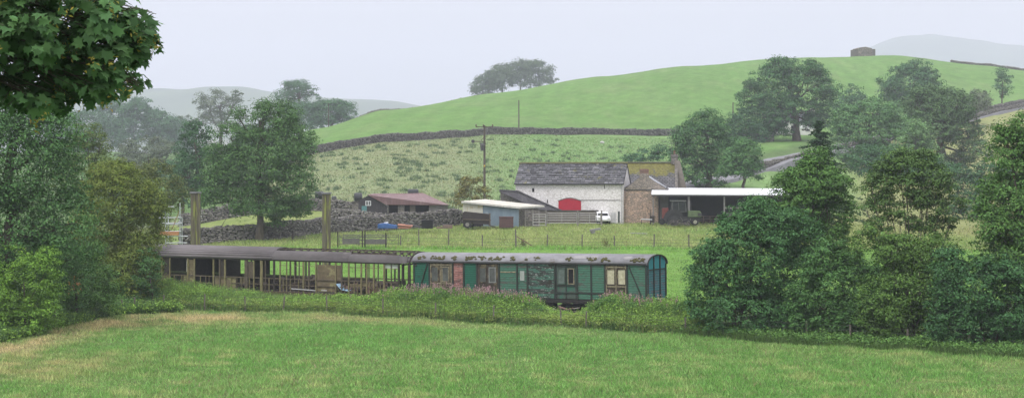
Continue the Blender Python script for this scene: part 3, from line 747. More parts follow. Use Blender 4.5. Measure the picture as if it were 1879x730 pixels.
tree('farm_tree', 'grey green tree behind the airy hedge tree at the far side of the yellow field', 'tree', 1620, 262,
     [(1600,300,34,28,0),(1640,310,34,28),(1700,320,32,28),(1735,325,24,22)], .32, 16000, FARL, .3, seed=58, gap=.25)
tree('hill_tree', 'mid green tree filling the space between the pale trees and the oak', 'tree', 1648, 385,
     [(1645,225,34,30,0),(1670,245,30,26),(1630,215,22,20),(1690,228,24,22)], .42, 11000, leaf_mat('mid_leaf_green', (.06,.14,.055), .3, .25), .4, seed=59, gap=.1)
# conifer
def conifer(px, Y, top, base, hw):
    rs = np.random.RandomState(60); b = G(px, Y); b.z = min(b.z, W(px, base, Y).z); h = W(px, top, Y).z - b.z; wmax = hw*Y/F
    root = thing('conifer', 'dark spruce with tiered branches rising behind the hedge tree', 'tree', b)
    mb = MB(); mb.tube([(0,0,0),(0,0,h*.5),(0,0,h)], [.2,.13,.02], 6); P = []; N = []
    for i in range(330):
        t = rs.rand()**.85; z = h*(1 - t*.75); r = wmax*(.06 + t)*rs.uniform(.65, 1.15)*(.75 + .25*math.sin(z*9)); a = rs.uniform(0, 6.28)
        mb.tube([(0,0,z),(math.cos(a)*r*.6, math.sin(a)*r*.6, z + .03*r),(math.cos(a)*r, math.sin(a)*r, z - .12*r)], [.03,.02,.008], 3, cap=False)
        m = 46; q = rs.uniform(.25, 1.08, m)
        P.append(np.stack([math.cos(a)*r*q + rs.normal(size=m)*.09, math.sin(a)*r*q + rs.normal(size=m)*.09, z - .1*r*q**2 + rs.normal(size=m)*.05], -1)); N.append(rs.normal(size=(m, 3))*.5 + [0, 0, .8])
    mb.build('trunk', BARK, root); link('crown', leaf_mesh('spruce_needles', np.concatenate(P), np.concatenate(N), .28, leaf_mat('spruce', (.03,.065,.035), .3, .2), rs, .4), root)
conifer(1505, 172, 222, 440, 115)

# near right hedge
tree('big_shrub', 'big dark green shrub at the left end of the right hedge beside the van', 'bush', 1385, 101,
     [(1385,480,72,80,0),(1330,520,60,70),(1440,520,70,80),(1390,420,50,42),(1300,500,34,48),(1350,450,44,50),(1450,445,50,55),(1290,555,28,38),(1370,575,80,45),(1440,590,60,40),(1390,390,20,20)],
     .15, 90000, leaf_mat('shrub_leaf', (.042,.11,.045), .38, .3), .12, seed=70, gap=.1, stems=6, ntw=6, rc=.42)
tree('ash_tree', 'bright leaved young ash standing up out of the big shrub', 'tree', 1492, 104,
     [(1490,340,50,42,0),(1455,350,36,34),(1530,350,34,38),(1500,300,26,22),(1475,385,46,34),(1525,400,44,36),(1500,440,60,40),(1395,385,24,20),(1440,400,30,24)],
     .15, 40000, ASHB, .14, seed=71, gap=.3, ntw=10)
tree('hedge_shrub', 'dense dark hedge shrub left of the airy tree', 'bush', 1560, 98.5,
     [(1545,520,58,60,0),(1500,560,55,60),(1590,545,50,55),(1560,590,70,40),(1520,480,40,34)], .14, 42000, leaf_mat('hedge_leaf', (.05,.12,.042), .38, .3), .08, seed=72, gap=.08, stems=4, ntw=5, rc=.38)
tree('airy_tree', 'airy many stemmed tree with yellow field showing through it', 'tree', 1668, 99,
     [(1665,310,34,24,0),(1625,325,26,22),(1705,325,28,24),(1650,290,22,12),(1695,292,22,14),(1600,350,22,20),(1735,345,22,24),(1660,345,30,20),(1690,370,34,20),(1625,375,28,20),(1590,385,16,12),(1720,385,24,18),(1755,375,14,16),(1650,405,28,16),(1700,415,26,16),(1610,415,20,14),(1740,415,18,14)],
     .14, 34000, leaf_mat('airy_leaf', (.06,.115,.042), .38, .35), .05, seed=73, gap=.38, stems=17, ntw=7, bark=BARKG, gk=1.3)
tree('hedge_shrub', 'yellowish green hedge shrub directly below the airy tree', 'bush', 1672, 95.5,
     [(1665,535,58,58,0),(1620,570,50,60),(1715,545,50,58),(1670,600,70,45),(1690,485,40,30),(1645,458,40,26),(1720,462,38,28),(1600,452,34,26)], .14, 44000, leaf_mat('hedge_leaf_light', (.058,.12,.034), .38, .4), .08, seed=74, gap=.08, stems=4, ntw=5, rc=.38)
tree('hedge_shrub', 'dark hedge shrub at the right edge under the tall ash', 'bush', 1800, 92.5,
     [(1790,545,60,66,0),(1750,585,50,60),(1850,560,60,75),(1800,610,80,48),(1880,600,50,60),(1740,500,34,40)], .14, 56000, leaf_mat('hedge_leaf_deep', (.038,.1,.042), .38, .25), .08, seed=75, gap=.08, stems=5, ntw=5, rc=.38)
tree('ash_tree', 'tall bright ash at the right edge of the picture', 'tree', 1865, 93.5,
     [(1860,290,48,48,0),(1895,250,46,40),(1840,370,42,44),(1880,390,60,60),(1835,430,40,40),(1900,480,70,60),(1850,480,50,40),(1930,330,60,80),(1805,400,20,26),(1845,250,22,18)],
     .15, 60000, ASHB, .22, seed=76, gap=.25, ntw=9)

# ------------------------------------------------------------------ overhanging sycamore bough, upper left
def maple(rs):
    """one five lobed leaf outline (unit size)"""
    pts = [(0,-.12),(.10,-.10),(.34,-.26),(.30,-.05),(.52,.06),(.34,.18),(.40,.42),(.19,.36),(.12,.46),(0,.74),(-.12,.46),(-.19,.36),(-.40,.42),(-.34,.18),(-.52,.06),(-.30,-.05),(-.34,-.26),(-.10,-.10)]
    return np.array(pts)
def sycamore():
    rs = np.random.RandomState(90); Y0 = 19.0; k = Y0/F
    b = Vector((-11.2, 19.5, h1(-11.2, 19.5)))
    root = thing('sycamore_tree', 'near maple leaved bough with hanging yellow seed keys in the upper left corner', 'tree', b)
    mb = MB(); mb.tube([(0,0,-.5),(.1,0,2),(.3,-.1,5.5),(.1,0,9)], [.5,.4,.32,.2], 10, True)
    lobes = [(60,60,120,72),(190,40,70,60),(130,130,110,46),(30,140,90,46),(215,110,34,48),(80,185,70,24),(175,165,50,24),(225,50,46,40),(10,30,90,60),(252,30,34,22),(262,70,22,18),(235,90,26,22),(245,150,14,12),(-60,100,90,90),(60,-40,200,60)]
    L = []
    for (a, c, rx, ry) in lobes:
        w = W(a - 14, c, Y0); L.append((w.x - b.x, rs.uniform(-.6,.6), w.z - b.z, rx*k, rx*k*1.2 + .15, ry*k))
    tips = []
    for l in L:
        c = Vector(l[:3]); st = Vector((.15, 0, 7.4)); m = st.lerp(c, .55) + Vector((0, rs.uniform(-.3,.3), .25))
        mb.tube([st, m, c], [.05, .03, .014], 6)
        for q in range(16):
            d = Vector(rs.normal(size=3)).normalized(); e = c + Vector((d.x*l[3], d.y*l[4], d.z*l[5]))
            s0 = m.lerp(c, rs.uniform(.4, 1)); mb.tube([s0, s0.lerp(e, .5) + Vector((0,0,.04)), e], [.008,.005,.003], 4, cap=False); tips.append((s0, e))
    mb.build('trunk', BARK, root, smooth=True)
    n = 7200; lob = np.array(L); wg = lob[:, 3]*lob[:, 5]; j = rs.choice(len(L), n, p=wg/wg.sum())
    d = rs.normal(size=(n, 3)); d /= np.linalg.norm(d, axis=1, keepdims=True); rr = rs.uniform(.4, 1.14, n)[:, None]
    C = lob[j, :3] + d*lob[j, 3:6]*rr*(1 + .12*snoise(d[:, 0]+j, d[:, 1], d[:, 2], 3., 4))[:, None]
    kp = snoise(C[:, 0], C[:, 1], C[:, 2], 3.2, 12) > -.22; C = C[kp]; d = d[kp]; n = len(C)
    Nn = d*.5 + np.array([0, -.35, .75]) + rs.normal(size=(n, 3))*.38; Nn /= np.linalg.norm(Nn, axis=1, keepdims=True)
    D = np.array([.1, 0, -1.]) + rs.normal(size=(n, 3))*.75; D -= (D*Nn).sum(1, keepdims=True)*Nn; D /= np.linalg.norm(D, axis=1, keepdims=True); S = np.cross(Nn, D)
    o = maple(rs); kx = len(o); sz = .15*rs.uniform(.6, 1.25, n)
    cup = -(o[:, 0]**2 + (o[:, 1]-.2)**2)*.35 + .25*np.abs(o[:, 0])
    V = C[:, None] + (S[:, None]*o[None, :, :1] + D[:, None]*o[None, :, 1:2] + Nn[:, None]*cup[None, :, None])*sz[:, None, None]
    ctr = C + D*(.15*sz)[:, None]
    V = np.concatenate([V, ctr[:, None]], 1); base = (np.arange(n)*(kx+1))[:, None, None]
    tri = np.array([(i, (i+1) % kx, kx) for i in range(kx)])[None]
    link('crown', mesh_np('maple_leaves', V.reshape(-1, 3), (base + tri).reshape(-1, 3), leaf_mat('maple_leaf', (.052, .115, .045), .4, .18, .3)), root)
    # seed keys
    P = []; 
    for q in range(120):
        i = rs.randint(n); c = C[i] + d[i]*.06; m = 14
        P.append(c + rs.normal(size=(m, 3))*[.035, .035, .03] + np.array([0, -.05, -1])*np.linspace(0, .14, m)[:, None])
    P = np.concatenate(P); link('seed_keys', leaf_mesh('seed_keys', P, rs.normal(size=P.shape), .055, leaf_mat('seed_key', (.24, .22, .06), .3, .4, .3), rs, .35), root)
sycamore()
# ------------------------------------------------------------------ the train
TD = Vector((.866, -.5, 0)); TN = Vector((.5, .866, 0)); TRZ = math.atan2(-.5, .866)
N0 = Vector((8.82, 114.0, 0))
def tt(px): k = (px - CX)/F; return (8.82 - k*114)/(.866 + .5*k)
VL = 18.2
def vx(px): return VL/2 - tt(px)           # local x on the van side
def zz(py, px):                             # world z of a picture height on the near side plane
    Y = 114 + .5*tt(px); return CZ + (HY - py)/F*Y
vc = N0 - TD*VL/2 + TN*1.42
van = thing('goods_van', 'green boarded railway van with peeling paint, pink panel and grey arched roof', 'railway van', (vc.x, vc.y, CZ - 8.02), TRZ)
van.rotation_euler = (0, R(-.75), TRZ)     # the track dips slightly to the left
w2 = 1.42; EH = 2.33; RR = .62             # half width, eave height above sole, roof rise
zb = 0.
GR = plank_mat('green_boards', (.07, .185, .125), (.12, .13, .11), .55, .155, flake=(.32, .38, .34), fl=.72)
GRD = plank_mat('deep_green_boards', (.02, .125, .08), (.08, .09, .08), .66, .155, flake=(.2, .3, .26), fl=.78)
GRP = plank_mat('peeled_green_boards', (.07, .18, .13), (.06, .06, .055), .47, .155, flake=(.45, .5, .46), fl=.585, grime=.53)
GRM = plank_mat('mixed_green_boards', (.07, .18, .125), (.11, .12, .10), .52, .155, flake=(.3, .36, .33), fl=.67)
PINK = plank_mat('pink_boards', (.36, .17, .145), (.2, .11, .10), .52, .155, flake=(.5, .4, .37), fl=.60)
BRN = surf('weathered_door', (.09, .075, .055), (.035, .028, .022), (.2, .17, .10), scale=3, st=(1, 1, .5), patch=.56)
DOORG = surf('grey_green_door', (.085, .12, .1), (.06, .08, .065), (.045, .13, .09), scale=3, st=(1, 1, .6), patch=.55)
CREAM = surf('cream_wood', (.33, .30, .19), (.12, .10, .07), scale=6)
CREAMP = surf('cream_board', (.56, .54, .38), (.33, .31, .2), (.12, .11, .07), scale=4, patch=.62)
IRON = surf('dark_iron', (.035, .034, .032), (.02, .02, .02), (.07, .045, .03), scale=5, patch=.62)
GLD = surf('dirty_glass', (.12, .13, .12), (.06, .065, .06), scale=2, rough=.35, bump=0)
VOID = surf('dark_opening', (.012, .012, .013), scale=1, bump=0)
STRAP = surf('dark_green_strap', (.025, .05, .04), (.04, .035, .03), scale=6)
# roof sheet
def arc(w, zr, rise, n=12, t=0.):
    # shallow ellipse from eave to eave
    return [(-(w + t)*math.cos(math.pi*i/n), zr + (rise + t)*math.sin(math.pi*i/n)**.85) for i in range(n+1)]
ROOFV = surf('van_roof', (.235, .235, .25), (.15, .15, .16), (.13, .115, .095), scale=1.3, st=(.6, 1, 1), patch=.66, pscale=1.3, rough=.7)
def roof_shell(mb, x0, x1, w, zr, rise, t=.05, n=14):
    o = arc(w, zr, rise, n, t); i = arc(w, zr, rise, n, 0)
    poly = o + i[::-1]
    N = len(poly); vs = [(x0, p, q) for p, q in poly] + [(x1, p, q) for p, q in poly]; m = n+1
    fs = []
    for k in range(m-1):
        fs += [(k, k+1, N+k+1, N+k), (N-1-k, 2*N-1-k, 2*N-2-k, N-2-k)]
        for b in (0, N): fs.append((b+k, b+N-1-k, b+N-2-k, b+k+1))
    fs += [(0, N, 2*N-1, N-1), (m-1, m, N+m, N+m-1)]
    mb.add(vs, fs)
mb = MB(); roof_shell(mb, -VL/2-.06, VL/2+.10, w2+.05, EH, RR); rf = mb.build('roof', ROOFV, van, smooth=False)
for p in rf.data.polygons: p.use_smooth = abs(p.normal.x) < .5
mb = MB(); roof_shell(mb, VL/2+.102, VL/2+.17, w2+.045, EH-.03, RR+.0, .075); mb.build('end_trim', IRON, rf)
# moss cushions, and highlights coloured in as pale patches, on the near roof edge
MOSS = surf('moss', (.11, .105, .035), (.06, .055, .025), (.16, .14, .05), scale=8, bump=.8)
rs = np.random.RandomState(3)
for px, wd in ((772,.35),(800,.5),(810,.4),(830,.6),(858,.5),(872,.6),(885,.35),(905,.7),(915,.4),(985,.45),(1045,.4),(1085,.4),(1112,.35),(1168,.5),(1176,.4),(940,.3)):
    x = vx(px); mb = MB()
    for q in range(9):
        a = rs.uniform(.25, .62); xx = x + rs.normal()*wd*.5
        y = -(w2+.1)*math.cos(a); z = EH + (RR+.05)*math.sin(a)**.85
        s = rs.uniform(.06, .12); mb.tube([(xx-s, y, z), (xx, y, z+.02), (xx+s, y, z)], [s*.4, s*.8, s*.35], 6)
    mb.build('moss', MOSS, rf)
for px, wd in ((1062, .5), (1088, .3), (1150,.3), (968,.12)):
    x = vx(px); n = 7; mb = MB()
    for i in range(n):
        a0, a1 = .5 + .4*i/n, .5 + .4*(i+1)/n; f = lambda a: (-(w2+.115)*math.cos(a), EH + (RR+.065)*math.sin(a)**.85)
        p, q = f(a0), f(a1); e = wd*(1 - .25*math.cos(i*2.1)); mb.quad((x-e, p[0], p[1]), (x+e, p[0], p[1]), (x+e, q[0], q[1]), (x-e, q[0], q[1]))
    mb.build('highlight_patch', surf('pale_highlight', (.25, .245, .25), (.22, .21, .21), scale=3), rf)
# near side bays
def bay(name, p0, p1, mat, z0=0., z1=None, off=0., lab=None, par=van):
    mb = MB(); mb.box(vx(p0), vx(p1), -w2-.0+off, -w2+.06+off, z0, z1 if z1 else EH-.02); return mb.build(name, mat, par, label=lab)
bay('side_panel', 760, 787.5, GRD, lab='deep green end bay with diagonal brace')
bay('side_panel', 833, 850, PINK, lab='faded pink boarded panel')
bay('side_panel', 853, 874, GRD, lab='deep green panel between the two brown doors')
bay('side_panel', 918, 948, GR, lab='mid green boards')
bay('side_panel', 951, 967, GRM, lab='narrow green bay with pale square')
bay('side_panel', 970, 1017, GRP, lab='badly peeled boards showing grey wood')
bay('side_panel', 1061, 1084, GR); bay('side_panel', 1087, 1109, GR)
bay('side_panel', 1153, 1187, GR, lab='green right bay with diagonal brace')
mb = MB(); mb.box(-VL/2, VL/2, w2-.06, w2, 0, EH-.02); mb.build('far_side', GR, van)
mb = MB(); mb.box(-VL/2+.04, VL/2-.04, -w2+.07, w2-.07, .0, .08); mb.build('floor', BRN, van)
mb = MB(); mb.prism([(-w2+.01, 0)] + [(p*.985, q) for p, q in arc(w2, EH, RR)] + [(w2-.01, 0)], -VL/2, -VL/2+.06, 'x'); mb.build('left_end_wall', GRD, van)
# posts
mb = MB()
for p in (760.5, 788.5, 831.5, 851.5, 875.5, 916.5, 949.5, 968.5, 1018.5, 1060, 1085.5, 1110.5, 1151.5, 1186.2):
    mb.box(vx(p)-.055, vx(p)+.055, -w2-.06, -w2+.05, -.02, EH+.03)
mb.build('body_posts', STRAP, van)
mb = MB(); mb.box(-VL/2, VL/2, -w2-.09, -w2+.02, EH-.0, EH+.09); mb.build('cornice', IRON, van)
mb = MB(); mb.bar((vx(785.5), -w2-.05, EH-.05), (vx(768), -w2-.05, .1), .07, .05); mb.build('diagonal_brace', STRAP, van)
mb = MB(); mb.bar((vx(1155), -w2-.05, EH-.1), (vx(1180), -w2-.05, .1), .09, .05); mb.build('diagonal_brace', STRAP, van)
mb = MB(); mb.box(vx(1018), vx(1110), -w2-.035, -w2-.001, .38, .46); mb.build('waist_rail', STRAP, van)
mb = MB(); mb.box(vx(919), vx(947), -w2-.03, -w2-.001, EH-.62, EH-.54); mb.build('batten', CREAM, van)
mb = MB(); mb.box(vx(955), vx(963), -w2-.035, -w2-.001, EH-1.15, EH-.5); mb.build('notice_board', surf('pale_sheet', (.38,.42,.38), (.25,.28,.25), scale=6), van)
# doors
def door(p0, p1, mat, wins, frame, wz=(1.05, 2.0), wm=None, lab=None):
    mb = MB(); mb.box(vx(p0), vx(p1), -w2+.02, -w2+.07, .02, EH-.04); d = mb.build('door', mat, van, label=lab)
    mb = MB(); x0, x1 = vx(p0), vx(p1); xm = (x0+x1)/2
    for x in (x0+.05, xm, x1-.05): mb.box(x-.035, x+.035, -w2-.03, -w2+.018, .02, EH-.05)
    mb.box(x0+.1, xm-.05, -w2-.025, -w2+.018, .85, .94); mb.box(xm+.05, x1-.1, -w2-.025, -w2+.018, .85, .94)
    mb.box(x0+.1, xm-.05, -w2-.025, -w2+.018, EH-.2, EH-.1); mb.box(xm+.05, x1-.1, -w2-.025, -w2+.018, EH-.2, EH-.1)
    mb.build('door_frame', frame, d)
    for (a, b, m, fm) in wins:
        mb = MB(); mb.box(vx(a), vx(b), -w2-.012, -w2+.018, wz[0], wz[1]); w = mb.build('window', m, d)
        mb = MB(); A, B = vx(a), vx(b); t = .06
        mb.box(A-t, A, -w2-.04, -w2+.016, wz[0]-t, wz[1]+t); mb.box(B, B+t, -w2-.04, -w2+.016, wz[0]-t, wz[1]+t); mb.box(A, B, -w2-.04, -w2+.016, wz[1], wz[1]+t); mb.box(A, B, -w2-.04, -w2+.016, wz[0]-t, wz[0])
        mb.build('window_frame', fm, w)
    return d
door(790, 830, BRN, [(793,804,GLD,BRN),(813,823,GLD,CREAM)], CREAM, lab='brown double door with one cream framed window')
door(877, 915, BRN, [(881,892,GLD,BRN),(899,909,GLD,surf('grey_paint', (.3,.31,.29), scale=5))], BRN, lab='bare brown double door')
door(1020, 1058.5, DOORG, [(1025,1036,surf('boarded_window', (.13,.17,.15), scale=4),DOORG),(1044,1053,VOID,CREAM)], STRAP, lab='grey green double door with one open window')
door(1112, 1150, BRN, [(1115,1128,CREAMP,BRN),(1135,1148,CREAMP,BRN)], CREAM, lab='brown double door with two cream boarded windows')
# right end wall: teal above, weathered below
TEAL = surf('teal_paint', (.035, .24, .26), (.025, .19, .21), (.07, .28, .30), scale=2)
TEALB = plank_mat('teal_boards', (.06, .20, .22), (.15, .18, .20), .53, .155, flake=(.35, .42, .45), fl=.64)
A_ = arc(w2, EH, RR); zs = EH-.32
mb = MB(); mb.prism([(-w2+.005, zs), (w2-.005, zs)] + [(p*.985, q-.01) for p, q in A_[::-1]], VL/2-.02, VL/2+.05, 'x'); mb.build('end_wall_top', TEAL, van)
mb = MB(); mb.box(VL/2-.02, VL/2+.04, -w2+.005, w2-.005, 0, zs-.002); mb.build('end_wall', TEALB, van)
mb = MB()
for y in (-w2+.04, -.47, .47, w2-.04):
    mb.box(VL/2+.05, VL/2+.12, y-.045, y+.045, -.02, EH + (RR*.92 if abs(y) < 1 else .0))
mb.box(VL/2+.05, VL/2+.09, -w2+.09, w2-.09, zs-.04, zs+.03)
mb.build('end_posts', STRAP, van)
# underframe
mb = MB(); mb.box(-VL/2, VL/2, -w2-.02, -w2+.12, -.28, -.025); mb.box(-VL/2, VL/2, w2-.12, w2+.02, -.28, -.025)
mb.box(VL/2+.0, VL/2+.14, -w2, w2, -.3, -.03); mb.box(-VL/2-.14, -VL/2, -w2, w2, -.3, -.03)
for x in (-3, 3): mb.bar((x, -w2+.05, -.27), (x*.6, -w2+.05, -.75), .06)
mb.bar((-1.8, -w2+.05, -.75), (1.8, -w2+.05, -.75), .06)
mb.build('underframe', IRON, van)
for a_, b_c in ((1.0, 2.0), (-2.6, -1.0)):
    mb = MB(); mb.box(a_, b_c, -1.3, -.6, -.8, -.29); mb.build('battery_box', IRON, van)
def bogie(par, x):
    mb = MB(); 
    for y in (-1.1, 1.1): mb.prism([(x-1.7, -.62), (x-1.2, -.34), (x+1.2, -.34), (x+1.7, -.62), (x+1.5, -.75), (x+.7, -.55), (x-.7, -.55), (x-1.5, -.75)], y-.07, y+.07)
    mb.box(x-.25, x+.25, -1.05, 1.05, -.55, -.3); b = mb.build('bogie', IRON, par)
    for dx in (-1.25, 1.25):
        for y in (-.85, .85):
            mb = MB(); mb.tube([(x+dx, y-.07, -.62), (x+dx, y-.03, -.62), (x+dx, y-.03, -.62), (x+dx, y+.06, -.62)], [.43, .43, .38, .38], 22); mb.build('wheel', surf('rusty_wheel', (.09,.055,.035), (.04,.03,.022), scale=6), b)
    return b
bogie(van, -6.2); bogie(van, 4.1)
for y in (-.86, .86):
    mb = MB(); mb.tube([(VL/2+.14, y, -.17), (VL/2+.5, y, -.17), (VL/2+.5, y, -.17), (VL/2+.56, y, -.17)], [.08, .08, .2, .2], 12); mb.build('buffer', IRON, van)

# ---- skeleton coach
CL = 28.6; c0 = 18.9                                    # starts at t = 18.9
def cx(px): return CL/2 - (tt(px) - c0)
cc = N0 - TD*(c0 + CL/2) + TN*1.42
coach = thing('derelict_coach', 'derelict brown passenger coach stripped to its timber frame with a curved grey roof', 'railway coach', (cc.x, cc.y, CZ - 8.28), TRZ)
CE = 2.36; CR = .86
OLI = surf('mossy_timber', (.24, .21, .105), (.12, .105, .06), (.30, .28, .13), scale=6, st=(1, 1, .4))
TMB = surf('old_timber', (.135, .11, .08), (.07, .055, .04), scale=6, st=(1, 1, .4))
DKT = surf('dark_timber', (.055, .046, .038), (.028, .024, .02), scale=6)
PLY = surf('weathered_ply', (.185, .15, .09), (.10, .08, .05), (.24, .22, .11), scale=2, st=(1, 1, 1.5), patch=.58)
ROOFC = surf('coach_roof', (.15, .137, .14), (.09, .082, .083), (.2, .185, .175), scale=.9, st=(.35, 1, 1), patch=.62, rough=.75)
# roof covering: full to px 545, only the near haunch beyond
def haunch(mb, x0, x1, a0, a1, t=.04, n=10, w=w2+.05, zr=CE, rise=CR):
    f = lambda a, tt_: (-(w+tt_)*math.cos(a), zr + (rise+tt_)*math.sin(a)**.85)
    for i in range(n):
        A, B = a0 + (a1-a0)*i/n, a0 + (a1-a0)*(i+1)/n
        p, q, r, s = f(A, t), f(B, t), f(B, 0), f(A, 0)
        mb.add([(x0, *p), (x1, *p), (x1, *q), (x0, *q), (x0, *s), (x1, *s), (x1, *r), (x0, *r)], [(0,1,2,3),(7,6,5,4),(0,3,7,4),(1,5,6,2),(0,4,5,1),(3,2,6,7)])
mb = MB(); haunch(mb, -CL/2, cx(500), 0, math.pi, n=16); haunch(mb, cx(500), cx(640), 0, .82); haunch(mb, cx(640), cx(733), 0, .62); haunch(mb, cx(733), cx(748), 0, .5)
haunch(mb, cx(500), cx(690), 2.5, math.pi, n=5)
crf = mb.build('roof', ROOFC, coach)
for p in crf.data.polygons: p.use_smooth = abs(p.normal.x) < .5
f = lambda a, x, tt_=0., k=1.: (x, -(w2+.02+tt_)*math.cos(a), CE - (1-k)*.6 + (CR-.03+tt_)*k*math.sin(a)**.85)
xs_ = [cx(p) for p in np.linspace(503, 742, 19)] + [-CL/2 + i*1.1 for i in range(9)]
for x in xs_:
    mb = MB()
    pts = [f(math.pi*i/14, x) for i in range(15)]
    for a, b in zip(pts[:-1], pts[1:]): mb.bar(a, b, .07, .08, up=(1, 0, 0))
    mb.build('roof_rib', DKT, crf)
for p, k in ((752, .96), (758, .88), (763.5, .74)):
    mb = MB()
    pts = [f(math.pi*i/14, cx(p), 0, k) for i in range(15)]
    for a, b in zip(pts[:-1], pts[1:]): mb.bar(a, b, .09, .09, up=(1, 0, 0))
    mb.build('roof_rib', DKT, crf)
for a in (.75, 1.15, 1.57, 2.0, 2.4):
    mb = MB()
    mb.bar(f(a, cx(500)), f(a, cx(745)), .06, .05)
    mb.bar(f(a, cx(745)), f(a, cx(764), 0, .74), .06, .05)
    mb.build('roof_slat', TMB, crf)
# slanted ceiling flap hanging off at the right end
mb = MB(); mb.slab((cx(738), -w2-.06, CE+.02), (cx(758), -w2+.25, CE+.1), (cx(762), -w2+.8, CE+.45), (cx(726), -w2+.32, CE+.52), .03); mb.build('loose_roof_sheet', ROOFC, crf)
# cant rails, sole bars, waist rails
for y in (-w2, w2):
    mb = MB(); mb.box(-CL/2, CL/2-.35, y-.05, y+.05, CE-.08, CE+.03); mb.build('cant_rail', DKT, coach)
    mb = MB(); mb.box(-CL/2, CL/2, y-.07, y+.07, -.28, .05); mb.build('sole_bar', surf('rusty_solebar', (.10,.06,.045), (.05,.035,.03), scale=4), coach)
mb = MB(); mb.box(-CL/2, CL/2, -w2+.08, w2-.08, -.05, .03); mb.build('floor', DKT, coach)
mb = MB(); mb.box(cx(300), CL/2-.5, -w2-.03, -w2+.03, .95, 1.03); mb.build('waist_rail', TMB, coach)
mb = MB(); mb.box(cx(420), CL/2-.5, -w2-.025, -w2+.02, .5, .56); mb.build('lower_rail', TMB, coach)
mb = MB(); mb.box(cx(345), cx(392), -w2-.03, -w2+.02, .45, .5); mb.build('lower_rail', OLI, coach)
mb = MB(); mb.box(-CL/2, CL/2-.3, w2-.03, w2+.03, 1.0, 1.08); mb.build('far_waist_rail', TMB, coach)
mb = MB(); mb.box(-CL/2, cx(650), w2-.01, w2+.02, .05, .99); mb.box(cx(650)+.3, cx(700), w2-.01, w2+.02, .05, .9); mb.box(-CL/2, cx(392), w2-.01, w2+.02, 1.09, CE-.09); mb.box(cx(429), cx(452), w2-.01, w2+.02, 1.09, CE-.09); mb.build('far_side_boards', DKT, coach)
# near side posts
def post(px, mat, wd=.09, z0=0., z1=CE-.08, y=-w2, name='post'):
    mb = MB(); mb.box(cx(px)-wd/2, cx(px)+wd/2, y-.045, y+.045, z0, z1); return mb.build(name, mat, coach)
for p, m, wd in ((297,OLI,.12),(312,OLI,.1),(345,OLI,.16),(357,OLI,.12),(392,OLI,.12),(403.5,TMB,.12),(413,OLI,.14),(452,TMB,.28),(466,OLI,.1),(480,OLI,.22),(503,DKT,.16),(487,TMB,.06),
                 (514,OLI,.08),(526,OLI,.05),(541,TMB,.06),(557,OLI,.12),(567,TMB,.12),(580,OLI,.1),(616,OLI,.1),(627,TMB,.1),(640,OLI,.1),(663,OLI,.1),(673,OLI,.1),(686,OLI,.1),(705,OLI,.12),(732,DKT,.14),(751,DKT,.2)):
    post(p, m, wd)
for p in (320, 334, 368, 378, 384, 424, 435, 444, 458, 494, 520, 533, 548, 561, 633, 650, 656, 679, 692, 698, 718): post(p, OLI if p % 3 else TMB, .05, .0, .95, name='slat')
for p in (652, 677, 694, 718, 533, 549): post(p, TMB, .045, 1.03, CE-.08, name='window_bar')
for p in (418, 424, 431, 441, 490, 500, 519, 545, 563, 630, 645, 668, 684, 700, 722, 746, 330, 372): post(p, DKT, .09, 0, CE-.06, w2, name='far_post')
# upper glazing bars
mb = MB()
for a, b in ((514,526),(541,557),(567,580),(640,663),(663,686),(686,705),(705,730)): mb.box(cx(a), cx(b), -w2-.02, -w2+.02, 1.95, 1.99)
mb.build('glazing_bar', OLI, coach)
# panels
def pan(p0, p1, z0, z1, mat, name='panel', y=-w2+.0, lab=None):
    mb = MB(); mb.box(cx(p0), cx(p1), y+.03, y+.05, z0, z1); return mb.build(name, mat, coach, label=lab)
pan(581.5, 614.5, .15, 2.1, PLY, lab='full height brown plywood panel'); pan(617, 626, 1.04, 2.1, PLY)
pan(296, 311, .1, 1.0, PLY); pan(336, 356, .05, .94, PLY); pan(346, 356, 1.04, 2.2, PLY); pan(394, 412.5, .05, .94, PLY, lab='olive board below the empty window'); pan(404, 412.5, 1.04, 2.2, DKT)
pan(415, 432, .05, .94, PLY); pan(440, 451, .52, .94, PLY); pan(453.5, 466, 1.04, 2.2, TMB)
pan(705.5, 730, 2.0, 2.26, surf('pale_glass', (.42,.48,.42), scale=2), lab='pale fanlight sheet'); pan(640.5, 663, .6, .8, PLY); pan(663.5, 686, .66, .9, PLY)
pan(300, 311, 1.04, 2.2, DKT)
for a, y_, z_ in ((436, w2-.9, 2.2), (398, -w2+.3, 2.25), (345, -w2+.3, 2.25), (620, w2-1.2, .9)):
    mb = MB(); mb.box(cx(a)-.03, cx(a)+.03, y_, w2-.05, .05, z_); mb.build('partition', DKT, coach)
# torn curtain and blue sheet hanging in the frame
mb = MB(); mb.slab((cx(341), -w2+.09, 2.15), (cx(344), -w2+.09, 2.15), (cx(343), -w2+.12, 1.1), (cx(340), -w2+.12, 1.3), .01); mb.build('torn_blind', surf('pale_rag', (.4,.4,.38), scale=5), coach)
# end frame right
mb = MB()
for y in (-w2+.1, -.45, .45, w2-.1): mb.box(CL/2-.35, CL/2-.25, y-.06, y+.06, 0, CE-.05 + (.3 if abs(y) < 1 else 0))
mb.bar((CL/2-.3, -w2+.1, CE-.1), (CL/2-.3, w2-.1, CE-.1), .1); mb.build('end_frame', DKT, coach)
bogie(coach, -9.5); bogie(coach, 9.5)
